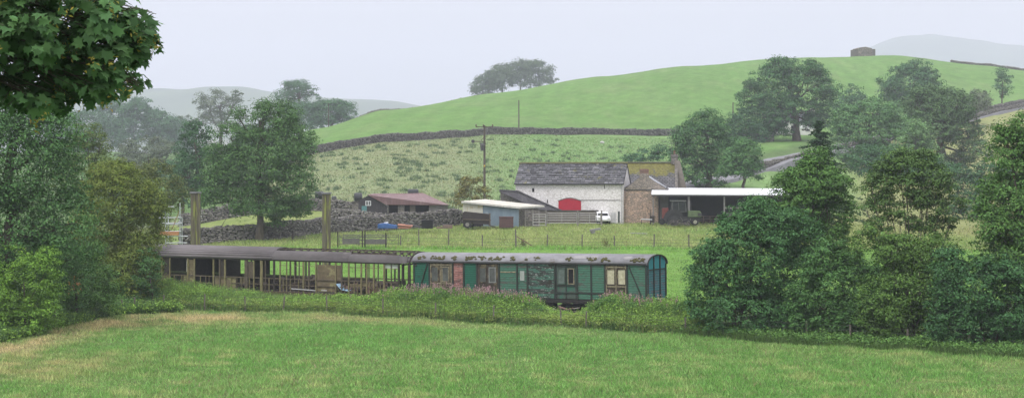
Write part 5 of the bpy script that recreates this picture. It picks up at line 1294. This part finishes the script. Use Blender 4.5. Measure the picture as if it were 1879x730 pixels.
# stone trough in the grass, sheet on the ground
b = W(1093, 427, 207); mb = MB(); mb.box(-.62, .62, -.3, .3, .28, .5); mb.box(-.55, -.1, -.25, .25, 0, .28); tr_ = mb.build('trough', surf('trough_stone', (.3,.3,.29), (.17,.17,.165), scale=3), None, b); tr_.rotation_euler = (0, R(-8), R(12)); tag(tr_, 'small grey trough tipped in the grass below the pickup', 'trough')
b = W(1172, 429, 206); mb = MB(); mb.box(-1.0, 1.0, -.2, .2, .02, .12, M=Matrix.Rotation(.03, 4, 'Y')); tag(mb.build('grey_pole', surf('pale_pole', (.36,.37,.34), scale=3), None, b), 'grey plank lying in the grass below the farmhouse wing', 'plank')

# open hay shed ---------------------------------------------------
kO = 222/F; bO = W(1198, 411, 222); ob = thing('open_shed', 'long open fronted shed with a white sheet roof and dark interior', 'barn', bO, 0); ox = lambda px: (px-1198)*kO; oz = lambda py: (411-py)*kO
RW = corr('white_sheeting', (.80,.82,.85), (.70,.72,.76), None, 20)
mb = MB(); mb.slab((ox(1195), -.3, oz(357.2)), (ox(1452), -.3, oz(358.5)), (ox(1452), 6.4, oz(347.4)), (ox(1204), 6.4, oz(346.4)), -.08); mb.build('roof', RW, ob)
mb = MB(); mb.bar((ox(1195.5), -.28, oz(358.8)), (ox(1451), -.28, oz(360)), .12, .16); mb.build('fascia', surf('dark_fascia', (.07,.065,.065), scale=3), ob)
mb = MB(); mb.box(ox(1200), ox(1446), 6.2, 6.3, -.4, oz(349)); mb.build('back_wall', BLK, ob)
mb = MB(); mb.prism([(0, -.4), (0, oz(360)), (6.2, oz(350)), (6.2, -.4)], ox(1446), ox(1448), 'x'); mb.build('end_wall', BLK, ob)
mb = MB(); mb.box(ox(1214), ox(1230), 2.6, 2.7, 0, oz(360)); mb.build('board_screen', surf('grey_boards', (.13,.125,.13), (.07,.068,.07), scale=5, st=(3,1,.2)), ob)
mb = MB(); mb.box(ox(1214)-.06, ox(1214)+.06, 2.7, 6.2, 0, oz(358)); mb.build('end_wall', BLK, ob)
for p, w in ((1198.5,.13),(1264,.28),(1329,.18),(1393,.18)):
    mb = MB(); mb.box(ox(p)-w/2, ox(p)+w/2, -.15, .05, -.3, oz(359)); mb.build('post', surf('pale_post', (.22,.215,.21), (.14,.135,.13), scale=4), ob)
mb = MB(); mb.box(ox(1330), ox(1393), -.1, 0, oz(383), oz(380)); mb.build('rail', WOODW, ob)
mb = MB(); mb.box(ox(1333), ox(1356), .2, .3, .1, oz(388)); mb.box(ox(1360), ox(1390), .2, .3, .1, oz(392)); mb.build('low_boards', surf('grey_boards_two', (.16,.155,.155), (.1,.095,.095), scale=4), ob)
mb = MB()
for px in (1290, 1302, 1314, 1322): mb.tube([(ox(px), -.5, 0), (ox(px), -.5, 1.0)], .03, 5)
for zz_ in (.35, .65, .98): mb.tube([(ox(1268), -.5, zz_), (ox(1328), -.5, zz_)], .025, 5)
mb.build('hurdle', surf('rust_rail', (.13,.09,.08), scale=4), ob)
# tractor
kT = 219.5/F; bT = W(1245, 413, 219.5); tc_ = thing('old_tractor', 'old green tractor with cab standing half under the open shed', 'tractor', bT, R(0)); tx = lambda px: (px-1245)*kT; tz = lambda py: (413-py)*kT
TG = surf('tractor_green', (.12,.17,.08), (.07,.10,.05), scale=4); TD_ = surf('tractor_dark', (.05,.05,.05), (.03,.03,.03), scale=4); YL = surf('pale_hub', (.34,.34,.26), (.2,.2,.15), scale=6)
mb = MB(); mb.prism([(tx(1262), tz(398)), (tx(1262), tz(386)), (tx(1284), tz(387)), (tx(1286), tz(390)), (tx(1286), tz(398))], -.4, .4); bn = mb.build('bonnet', TG, tc_, bevel=.03)
mb = MB(); mb.box(tx(1280), tx(1287), -.415, .415, tz(396.5), tz(391)); mb.build('grille', TD_, bn)
mb = MB(); mb.box(tx(1240), tx(1284), -.28, .28, .55, 1.05); mb.build('engine', TD_, tc_)
fr_ = [(1233,369),(1256,369),(1259,388),(1232,388)]
P_ = [(tx(a), tz(c)) for a, c in fr_]
cabs = []
for y in (-.62, .62):
    mb = MB()
    for i in range(4): a, c = P_[i], P_[(i+1) % 4]; mb.bar((a[0], y, a[1]), (c[0], y, c[1]), .08)
    mb.bar((tx(1244), y, tz(369)), (tx(1245), y, tz(388)), .07)
    cab = mb.build('cab_frame', surf('cab_grey', (.13,.14,.13), scale=4), tc_)
mb = MB(); mb.box(tx(1230), tx(1258), -.72, .72, tz(369.5), tz(367.5)); mb.build('cab_roof', surf('cab_roof', (.12,.13,.12), scale=4), cab)
mb = MB(); mb.box(tx(1234), tx(1256), -.58, .58, tz(386), tz(370.5)); mb.build('cab_glass', surf('cab_glass', (.03,.035,.035), rough=.3, bump=0), cab)
for y in (-.78, .78):
    mb = MB(); n = 8
    for i in range(n): a0, a1 = math.pi*i/n, math.pi*(i+1)/n; c0_ = (tx(1236), .82); mb.bar((c0_[0]+.98*math.cos(a0), y, c0_[1]+.98*math.sin(a0)), (c0_[0]+.98*math.cos(a1), y, c0_[1]+.98*math.sin(a1)), .42, .06, up=(0,1,0))
    mb.build('mudguard', TD_, tc_)
    wheel('rear_wheel', tc_, tx(1236), y, .80, .80, .42, RUBBER, TD_); wheel('front_wheel', tc_, tx(1274.5), y*.9, .42, .43, .24, RUBBER, YL)
mb = MB(); mb.tube([(tx(1268), 0, tz(386)), (tx(1268), 0, tz(373))], .035, 6); mb.build('exhaust', TD_, bn)
# red implement left of the tractor
b = W(1220, 412, 221.5); k = 221.5/F; mb = MB(); mb.prism([(-5*k, 12*k), (-5*k, 30*k), (6*k, 31*k), (6*k, 12*k)], -.4, .4); im = thing('red_machine', 'faded red farm machine standing left of the tractor under the shed', 'farm machine', b); mb.build('hopper', surf('faded_red', (.20,.055,.045), (.14,.045,.04), scale=4), im)
mb = MB(); mb.tube([(-4*k, -.3, 12*k), (-5*k, -.3, 0)], .06, 5); mb.tube([(5*k, -.3, 12*k), (6*k, -.3, 0)], .06, 5); mb.bar((-8*k, -.35, 5*k), (16*k, -.35, 3*k), .12); mb.build('legs', TD_, im)
wheel('wheel', im, -6*k, -.45, .38, .38, .2, RUBBER, TD_)
b = W(1185, 411, 219); k = 219/F; im = thing('saw_bench', 'small white topped bench in front of the sandstone wing', 'bench', b)
mb = MB(); mb.box(-9*k, 11*k, -.4, .4, 8*k, 9.6*k, M=Matrix.Rotation(.04, 4, 'Y')); mb.build('bench_top', surf('white_top', (.6,.62,.64), scale=2), im)
for q in (-8, 9):
    mb = MB(); mb.tube([(q*k, -.3, 0), (q*k, -.3, 8*k)], .045, 5); mb.build('leg', TD_, im)
b = W(1252, 413.5, 216.5); k = 216.5/F; rs = np.random.RandomState(6); mb = MB()
for i in range(26): 
    p = Vector((rs.uniform(-22, 14)*k, rs.uniform(-.5, .5), rs.uniform(.05, 10*k))); q = p + Vector((rs.normal()*.6, rs.normal()*.2, rs.normal()*.3)); q.z = max(q.z, .03); mb.bar(p, q, .07)
tag(mb.build('harrow', surf('harrow_rust', (.12,.11,.10), (.07,.06,.055), scale=4), None, b), 'tangle of old harrow frames lying in front of the tractor wheels', 'harrow')
b = W(1191, 412, 221); k = 221/F; mb = MB(); 
mb.box(-.04, .04, -.04, .04, 0, 28*k); mb.box(-.04, 6*k, -.04, .04, 18*k, 18.8*k); mb.box(0, 8*k, -.03, .03, 4*k, 16*k)
tag(mb.build('dark_hurdle', DKT, None, W(1193, 412, 220.5)), 'dark hurdle leaning between the wing wall and the open shed', 'hurdle')

# red roofed shed ------------------------------------------------
kR = 234/F; bR = W(668, 390, 234); rsd = thing('red_roofed_shed', 'old dark timber shed with a wide faded red tin roof', 'shed', bR, 0); qx = lambda px: (px-668)*kR; qz = lambda py: (390-py)*kR
RT = corr('red_tin', (.19,.115,.115), (.14,.09,.09), (.22,.16,.155), 16, .58); DW = surf('black_boards', (.055,.05,.055), (.032,.03,.033), (.1,.095,.1), scale=4, st=(2,1,.3))
mb = MB(); mb.prism([(qx(658), -.5), (qx(658), qz(368)), (qx(676), qz(358.5)), (qx(692), qz(366)), (qx(710), qz(378)), (qx(710), -.5)], 0, .12); mb.build('gable_wall', DW, rsd)
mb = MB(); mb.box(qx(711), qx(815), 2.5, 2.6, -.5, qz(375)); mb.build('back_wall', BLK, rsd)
mb = MB(); mb.slab((qx(674), -.25, qz(357.6)), (qx(709), -.3, qz(376)), (qx(824), -.3, qz(376.5)), (qx(772), 5, qz(355.2)), -.08); 
mb.add([(qx(674), -.25, qz(357.6)+.004), (qx(772), 5, qz(355.2)+.004), (qx(768), 5.2, qz(355.2)), (qx(680), 5.2, qz(355.5))], [(0,1,2,3)]); mb.build('roof', RT, rsd)
mb = MB(); mb.slab((qx(643), 1.6, qz(373)), (qx(663), 1.6, qz(365.5)), (qx(663), 3.2, qz(365.5)), (qx(643), 3.2, qz(373)), -.08); mb.build('side_roof', DW, rsd)
mb = MB(); mb.box(qx(644), qx(658), 1.7, 1.8, -.4, qz(369)); mb.build('side_wall', GREYST, rsd)
for a, b_2, m in ((730, 742, GREYST), (752, 762, surf('tan_board', (.13,.115,.1), scale=4)), (787, 822, surf('grey_render', (.2,.19,.185), (.13,.125,.12), scale=3))):
    mb = MB(); mb.box(qx(a), qx(b_2), 0, .15, -.4, qz(377)); mb.build('front_wall', m, rsd)
mb = MB(); mb.box(qx(671), qx(680), -.06, .02, qz(377), qz(369)); w = mb.build('window', GLD, rsd)
mb = MB(); 
for a in (670.6, 675.3, 679.6): mb.box(qx(a), qx(a)+.09, -.1, -.062, qz(377), qz(369))
for a in (377.3, 369.6): mb.box(qx(670.6), qx(680.8), -.1, -.063, qz(a), qz(a)+.09)
mb.build('window_frame', WHT2, w)
mb = MB(); mb.box(qx(700), qx(737), 4.6, 4.9, qz(356.8), qz(355.6)); mb.build('ridge_cap', WHT2, rsd)
b = W(668, 390, 231); mb = MB(); mb.box(-.3, .35, -.2, .2, 7*kR, 12*kR); mb.box(-.3, .35, -.2, .2, 0, 7*kR-.004); tag(mb.build('feed_bin', surf('turquoise_plastic', (.1,.26,.26), (.08,.2,.2), scale=3), None, b), 'turquoise bin under the window of the red roofed shed', 'bin')
# black bales on the slope behind
for px, py, Y, r, L_, lab in ((657, 369, 246, .75, 1.1, 'black wrapped bale left of the red shed ridge'), (758, 358, 252, .6, 1.5, 'black wrapped bale behind the right end of the red roof'), (613, 371, 250, .6, .7, 'black wrapped bale beside the right timber post'), (586, 362, 256, .6, 1.3, 'black wrapped bale between the lone tree and the right timber post')):
    b = G(px, Y); b.z = max(b.z, W(px, py+3, Y).z); mb = MB(); mb.tube([(-L_/2, 0, r*.9), (-L_/2+.1, 0, r*.9), (L_/2-.1, 0, r*.9), (L_/2, 0, r*.9)], [r*.8, r, r, r*.75], 14); tag(mb.build('wrapped_bale', surf('black_wrap', (.035,.04,.04), (.025,.027,.028), scale=2, rough=.35), None, b, rz=.2), lab, 'bale', 'black bales on the slope')
# farm clutter in front of the wall
def at(px, py, Y): return W(px, py, Y)
b = at(711, 419, 210); mb = MB(); k = 210/F; mb.prism([(-18*k, 0), (-17*k, 8*k), (-6*k, 10*k), (6*k, 7.5*k), (17*k, 6*k), (18*k, 0)], -.6, .6); tag(mb.build('blue_tarpaulin', surf('blue_tarp', (.05,.13,.34), (.035,.09,.24), scale=2.5, bump=.9, island=0), None, b, bevel=.05), 'blue tarpaulin over a low heap against the front stone wall', 'tarpaulin')
b = at(709, 410, 210); mb = MB(); mb.box(-.25, .25, -.15, .15, 0, .2, M=Matrix.Rotation(-.2, 4, 'Y')); tag(mb.build('white_bag', WHT2, None, b), 'small white bag lying on the blue tarpaulin', 'bag')
b = at(742, 419, 209); mb = MB(); mb.slab((-.8, -.3, .45), (1.0, -.3, .28), (.95, .6, .42), (-.75, .6, .55), .06); mb.box(-.7, .8, -.2, .5, 0, .3); tag(mb.build('orange_sheet', surf('orange_rust', (.42,.19,.12), (.28,.13,.09), scale=3), None, b), 'orange rusty sheet right of the blue tarpaulin', 'sheet')
b = at(765, 419, 209.5); mb = MB(); mb.slab((-1.4, -.3, .55), (1.0, -.3, .1), (1.0, .5, .12), (-1.2, .5, .6), .07); tag(mb.build('dark_sheet', DW, None, b), 'dark sheet sloping between the orange sheet and the black tank', 'sheet')
b = at(784, 419, 210); mb = MB(); mb.box(-.68, .68, -.5, .5, 0, .95); mb.box(-.72, .72, -.54, .54, .952, 1.02); tag(mb.build('black_tank', VOID, None, b, bevel=.04), 'black square tank against the front stone wall', 'tank')
b = at(795, 419, 211); mb = MB(); n = 14
for i in range(n): a0, a1 = 2*math.pi*i/n, 2*math.pi*(i+1)/n; mb.bar((.8*math.cos(a0), 0, .95+.8*math.sin(a0)), (.8*math.cos(a1), 0, .95+.8*math.sin(a1)), .07, .07, up=(0,1,0)); mb.bar((0,0,.95), (.8*math.cos(a0), 0, .95+.8*math.sin(a0)), .03, .03, up=(0,1,0))
tag(mb.build('iron_wheel', IRON, None, b), 'old spoked iron wheel leaning on the front stone wall behind the black tank', 'wheel')
b = at(822, 419, 210); mb = MB(); mb.box(-.6, .55, -.3, .3, 0, .42); mb.box(-1.4, -.62, -.25, .25, 0, .2); tag(mb.build('brown_crate', surf('brown_crate', (.2,.14,.11), (.12,.09,.075), scale=4), None, b, bevel=.02), 'low brown crate right of the black tank', 'crate')

# sheep pen of hurdles --------------------------------------------
k = 185/F; b = W(622, 450, 185); pen = thing('sheep_pen', 'low metal hurdle pen in the grass right of the right timber post', 'pen', b, 0)
PM = surf('pen_metal', (.12,.12,.115), (.08,.08,.078), scale=4)
X_ = lambda px: (px-622)*k; Zp = lambda py: (450-py)*k
for (a, c, y) in ((622, 658, 0), (658, 668, .6), (668, 708, 0), (708, 731, .8), (626, 706, 2.2)):
    mb = MB(); x0, x1 = X_(a)+.03, X_(c)-.03
    for z in (.15, .5, .85, 1.05 if a != 658 else .95): mb.tube([(x0, y, z), (x1, y, z)], .025, 5)
    mb.tube([(x0, y, 0), (x0, y, 1.15)], .03, 5); mb.tube([(x1, y, 0), (x1, y, 1.15)], .03, 5)
    mb.tube([(x0, y+.03, 1.0), ((x0+x1)/2, y+.03, .4)], .02, 5); mb.tube([(x1, y+.03, 1.0), ((x0+x1)/2, y+.03, .4)], .02, 5); mb.build('hurdle', PM, pen)
mb = MB(); mb.box(X_(627), X_(658), .7, .9, .1, .72); mb.box(X_(668), X_(706), 1.0, 1.2, .1, .62); mb.build('pen_boards', surf('pen_boards', (.17,.16,.15), (.11,.105,.1), scale=5), pen)
for p, t in ((620, 425), (665, 424), (670, 422), (708, 427)): mb = MB(); mb.box(X_(p)-.06, X_(p)+.06, -.15, -.03, -.2, Zp(t)); mb.build('post', DKT, pen)

# wire fence of the mown field ------------------------------------
fp = [(735,190,432),(769,190,421),(823,190,420),(885,189,431),(947,189,421),(1004,189,430),(1068,189,430),(1128,189,432),(1200,188,429),(1264,188,430),(1330,188,430),(1395,188,430)]
b = G(735, 190); fen = thing('wire_fence', 'thin post and wire fence between mown field and rough grass below the farm', 'fence', b); k = 190/F
FW = surf('fence_wood', (.17,.155,.13), (.09,.08,.07), scale=5)
pts = []
for i, (p, Y, top) in enumerate(fp):
    g = G(p, Y); h = W(p, top, Y).z - g.z; h = min(max(h, 1.05), 1.95); g = g - b; pts.append((g, h)); l = (.02, -.05, .04, 0, -.06, .03)[i % 6]
    mb = MB(); mb.bar((g.x, g.y, g.z-.3), (g.x+l, g.y, g.z+h), .13 if i != 4 else .17); mb.build('post', FW, fen)
g, h = pts[4]; mb = MB(); mb.bar((g.x+.08, g.y, g.z+h*.62), (g.x+1.9, g.y, g.z+.1), .1); mb.build('strut', surf('rusty_strut', (.2,.12,.09), scale=4), fen)
for z in (.3, .6, .95):
    mb = MB()
    for (a, _), (c, _) in zip(pts[:-1], pts[1:]): mb.bar(a + Vector((0,-.08,z)), c + Vector((0,-.08,z)), .018)
    mb.build('wire', PM, fen)
for p, Y, hh, lab in ((960, 189.5, .9, 'dark dock stalk beside the braced fence post'), (1111, 189, 1.1, 'thistle clump between the fence posts below the pickup')):
    g = G(p, Y); rs = np.random.RandomState(int(p)); P = rs.normal(size=(160, 3))*[.18, .18, hh*.25] + [0, 0, hh*.5]; P[:, 2] = np.abs(P[:, 2]); tag(link('dock_plant', leaf_mesh('dock', P, rs.normal(size=P.shape), .16, leaf_mat('dock_leaf', (.1,.11,.045), .3, .3), rs), None, g), lab, 'plant')
# meadow edge fence posts half hidden in the weeds
fen = None; pf = [(100,574),(223,556),(247,555),(300,552),(375,560),(450,556),(520,560),(600,560),(703,565),(800,572),(905,572),(1030,580),(1075,582),(1258,586),(1370,596),(1480,604),(1560,612),(1665,620),(1780,632)]
b = G(223, lin(EDGE, 223)); fen = thing('meadow_fence', 'old post and wire fence half buried in the weeds along the meadow edge', 'fence', b); pts = []
rs = np.random.RandomState(14)
for p, top in pf:
    Y = float(lin(EDGE, p)) + (-.1 if p < 1270 else 1.4); g = G(p, Y) - b; h = rs.uniform(.95, 1.25); pts.append(g)
    mb = MB(); mb.bar((g.x, g.y, g.z-.2), (g.x+rs.normal()*.05, g.y, g.z+h), .09); mb.build('post', surf('weathered_post', (.2,.185,.15), (.11,.1,.08), scale=6), fen)
for z in (.4, .75, 1.0):
    mb = MB()
    for a, c in zip(pts[:-1], pts[1:]): mb.bar(a + Vector((0,-.06,z)), c + Vector((0,-.06,z)), .01)
    mb.build('wire', PM, fen)
# stile gate by the low wall
gate(537, 560, 198, 444, 427, 'small weathered wooden hurdle beside the low wall right of the lone tree', WOODW, 4, 'wooden_hurdle', 'hurdle')
b = W(537, 446, 197.5); mb = MB(); mb.box(-.1, .1, -.1, .1, -.2, 1.4); tag(mb.build('gate_post', DKT, None, b), 'dark short post between the lone tree trunk and the wooden hurdle', 'post')
# dead sapling in the pasture
b = G(405, 221); mb = MB(); k = 221/F; mb.tube([(0,0,0), (.35,0,.9), (.75,0,1.5), (.7,0,2.3)], [.05,.045,.035,.015], 5); mb.tube([(.55,0,1.2), (1.0,0,1.9)], [.025,.01], 4); tag(mb.build('dead_sapling', BARK, None, b), 'thin crooked dead sapling standing in the pasture left of the lone tree', 'sapling')

# poles ------------------------------------------------------------
def pole(px, Y, top, label, r=.15, arm=False, base=None, name='utility_pole', cat='pole'):
    b = G(px, Y); 
    if base: b.z = W(px, base, Y).z
    k = Y/F; h = W(px, top, Y).z - b.z; root = thing(name, label, cat, b); m = surf('pole_wood', (.12,.10,.085), (.075,.062,.052), scale=3, st=(1,1,.3))
    mb = MB(); mb.tube([(0,0,-.3), (0,0,h*.5), (0,0,h)], [r, r*.88, r*.75], 8); mb.build('shaft', m, root)
    if arm:
        z = lambda py: W(px, py, Y).z - b.z; x = lambda p: (p-px)*k
        mb = MB(); mb.box(x(873), x(905), -.18, -.05, z(234), z(232.4)); c = mb.build('crossarm', m, root)
        for p in (873.6, 887, 904):
            mb = MB(); mb.tube([(x(p), -.11, z(232.4)), (x(p), -.11, z(230.8)), (x(p), -.11, z(230.2)), (x(p), -.11, z(228.6))], [.04,.09,.13,.07], 8); mb.build('insulator', surf('porcelain', (.10,.06,.05), rough=.3), c)
        mb = MB(); mb.box(x(868), x(888), -.16, -.06, z(260.5), z(259)); s = mb.build('side_arm', m, root)
        mb = MB(); mb.tube([(x(868), -.4, z(259.5)), (x(868), -.1, z(259.5))], .24, 10); mb.build('bell', surf('bell_metal', (.08,.08,.085)), s)
        mb = MB(); mb.bar((x(889), -.1, z(250)), (x(883), -.25, z(258)), .07); mb.build('stay', m, s)
        mb = MB(); mb.tube([(x(885), -.3, z(277)), (x(885), -.3, z(266)), (x(882), -.3, z(263))], [.2,.3,.12], 10); mb.build('transformer', surf('transformer_grey', (.10,.10,.105), (.07,.07,.072), scale=3), root)
        mb = MB(); mb.box(-.09, .09, -.19, -.15, z(306), z(302.5)); mb.build('notice_plate', surf('yellow_plate', (.6,.45,.08)), root)
pole(889, 236, 230, 'brown electricity pole with crossarm, bell and transformer behind the tin shed', .17, True, base=375)
pole(952, 372, 184, 'thin tall pole standing beside the hill wall', .16, base=262)
pole(603, 408, 189, 'thin pole on the grass hill left of the hill wall end', .13, base=258)
pole(1345, 372, 188, 'short thin pole showing left of the huge hillside tree', .14, base=235)
# hilltop barn -----------------------------------------------------
kH = 672/F; g = G(1591, 664); bz = W(1591, 106, 672).z; hbn = thing('field_barn', 'small square roofless stone barn on the top of the hill', 'barn', (g.x, 672, bz), R(6)); 
HS = stone_mat('hill_stone', (.30,.26,.225), (.21,.19,.17), (.12,.11,.095), .9); xx = 16.0*kH
mb = MB()
zt = 14*kH; mb.prism([(-xx, -2.5), (-xx, zt-.2), (-xx*.93, zt+.1), (-xx*.88, zt+.5), (-xx*.5, zt+.75), (0, zt+.95), (xx*.3, zt+.8), (xx*.75, zt+.45), (xx*.9, zt), (xx, zt-.3), (xx, -2.5)], -3, 3); mb.build('wall', HS, hbn)
for q in (-1, 1):
    mb = MB(); mb.box(q*xx-.5, q*xx+.5, -3.4, 3.3, -2.5, zt*.93+.3); mb.build('corner_pier', surf('pier_stone', (.13,.115,.10), (.09,.08,.07), scale=1), hbn)
mb = MB(); mb.box(-.5*xx, .55*xx, -3.06, -3.0, zt*.45, zt*.56); mb.build('through_stones', surf('pier_stone', (.13,.115,.10)), hbn)
# white house behind the huge tree ---------------------------------
kW = 395/F; b = W(1410, 247, 395); wh = thing('white_house', 'white rendered house glimpsed under the huge hillside tree', 'house', b, R(4)); 
mb = MB(); Lw = 92*kW; hw_ = 24*kW; mb.prism([(0, -1.5), (0, hw_), (3.2, hw_+2.3), (6.4, hw_), (6.4, -1.5)], 0, Lw, 'x'); mb.build('wall', surf('white_render', (.68,.68,.64), (.6,.6,.57), scale=1), wh)
DSR = surf('blue_slate', (.13,.135,.15), (.09,.095,.105), scale=2)
for y0 in (0, 6.4):
    s = -1 if y0 == 0 else 1
    mb = MB(); mb.slab((-.2, y0+.25*s, hw_-.1), (Lw+.2, y0+.25*s, hw_-.1), (Lw+.2, 3.2, hw_+2.42), (-.2, 3.2, hw_+2.42), -.12); rr_ = mb.build('roof', DSR, wh)
for x in (1.8, 5.2, 8.6):
    for z in (.9, ):
        mb = MB(); mb.box(x, x+.9, -.04, .05, z, z+1.1); w = mb.build('window', VOID, wh); mb = MB(); mb.box(x-.1, x+1., -.1, -.045, z-.12, z-.02); mb.build('sill', DSR, w)
mb = MB(); mb.box(Lw-.9, Lw-.1, 2.7, 3.7, hw_+1.9, hw_+3.3); mb.build('chimney', surf('white_render', (.68,.68,.64)), wh)
# rails on the bank above the lane
gate(1376, 1400, 352, 279, 268, 'white rail fence on the bank left of the lane', surf('pale_rail', (.45,.45,.42)), 3, 'rail_fence', 'fence', rz=.5)
# ------------------------------------------------------------------ haze
mb = MB(); mb.box(-5600, 5600, -320, 7400, CZ-25.5-4, CZ + 560)
m = bpy.data.materials.new('mist_air'); m.use_nodes = True; nt = m.node_tree
for n in list(nt.nodes):
    if n.type == 'BSDF_PRINCIPLED': nt.nodes.remove(n)
pv = nt.nodes.new('ShaderNodeVolumePrincipled'); pv.inputs['Color'].default_value = (.83, .865, 1, 1); pv.inputs['Density'].default_value = HAZE_D; pv.inputs['Anisotropy'].default_value = .2
nt.links.new(pv.outputs[0], nt.nodes['Material Output'].inputs['Volume'])
hz = mb.build('haze', m); tag(hz, 'pale mist thickening towards the far hills', None, None, 'stuff')

# ------------------------------------------------------------------ sky and light
w = bpy.data.worlds.new('World'); sc.world = w; w.use_nodes = True; nt = w.node_tree; bg = nt.nodes['Background']
SE, SR = R(60), R(205)
sky = _n(nt, 'ShaderNodeTexSky', sky_type='NISHITA'); sky.sun_disc = False; sky.sun_elevation = SE; sky.sun_rotation = SR; sky.dust_density = 4
tc = _n(nt, 'ShaderNodeTexCoord'); sp = _n(nt, 'ShaderNodeSeparateXYZ'); nt.links.new(tc.outputs['Generated'], sp.inputs[0])
# overcast layer: pale at the horizon, brighter overhead (CIE overcast), faint cloud structure
mr = _n(nt, 'ShaderNodeMapRange'); mr.inputs[1].default_value = .0; mr.inputs[2].default_value = 1.; mr.inputs[3].default_value = 1.0; mr.inputs[4].default_value = 4.0; nt.links.new(sp.outputs[2], mr.inputs[0])
mp = _n(nt, 'ShaderNodeMapping'); mp.inputs['Scale'].default_value = (1, 1, 5); nt.links.new(tc.outputs['Generated'], mp.inputs[0])
cl = _noise(nt, mp.outputs[0], 2.6, 5, .55); cr = _n(nt, 'ShaderNodeMapRange'); cr.inputs[1].default_value = .3; cr.inputs[2].default_value = .7; cr.inputs[3].default_value = .90; cr.inputs[4].default_value = 1.06; nt.links.new(cl, cr.inputs[0])
ml = _n(nt, 'ShaderNodeMath', operation='MULTIPLY'); nt.links.new(mr.outputs[0], ml.inputs[0]); nt.links.new(cr.outputs[0], ml.inputs[1])
vm = _n(nt, 'ShaderNodeVectorMath', operation='SCALE'); vm.inputs[0].default_value = tuple(c*SKYK/.1 for c in (.735, .713, .752)); nt.links.new(ml.outputs[0], vm.inputs['Scale'])
mx = _mix(nt, .93, sky.outputs[0], vm.outputs[0]); nt.links.new(mx, bg.inputs['Color']); bg.inputs['Strength'].default_value = .1
su = bpy.data.lights.new('sun', 'SUN'); su.energy = 1.5; su.angle = R(16); su.color = (1, .975, .94); so = bpy.data.objects.new('sun', su); COL.objects.link(so)
az = R(-140)  # light comes from behind the camera, from the left
d = Vector((math.sin(az)*math.cos(SE), math.cos(az)*math.cos(SE), math.sin(SE)))
so.rotation_euler = (-d).to_track_quat('-Z', 'Y').to_euler(); sky.sun_rotation = az % (2*math.pi)

cam = bpy.data.cameras.new('camera'); co = bpy.data.objects.new('camera', cam); COL.objects.link(co); sc.camera = co
co.location = (0, 0, CZ); co.rotation_euler = (R(90), 0, 0); cam.sensor_width = 36; cam.lens = 36*F/1879; cam.shift_y = -35/1879; cam.clip_start = .5; cam.clip_end = 20000
sc.view_settings.view_transform = 'Standard'; sc.view_settings.look = 'None'; sc.view_settings.exposure = EXPO; sc.view_settings.gamma = 1
sc.cycles.volume_bounces = 1; sc.cycles.max_bounces = 6; sc.cycles.diffuse_bounces = 2; sc.cycles.transmission_bounces = 3
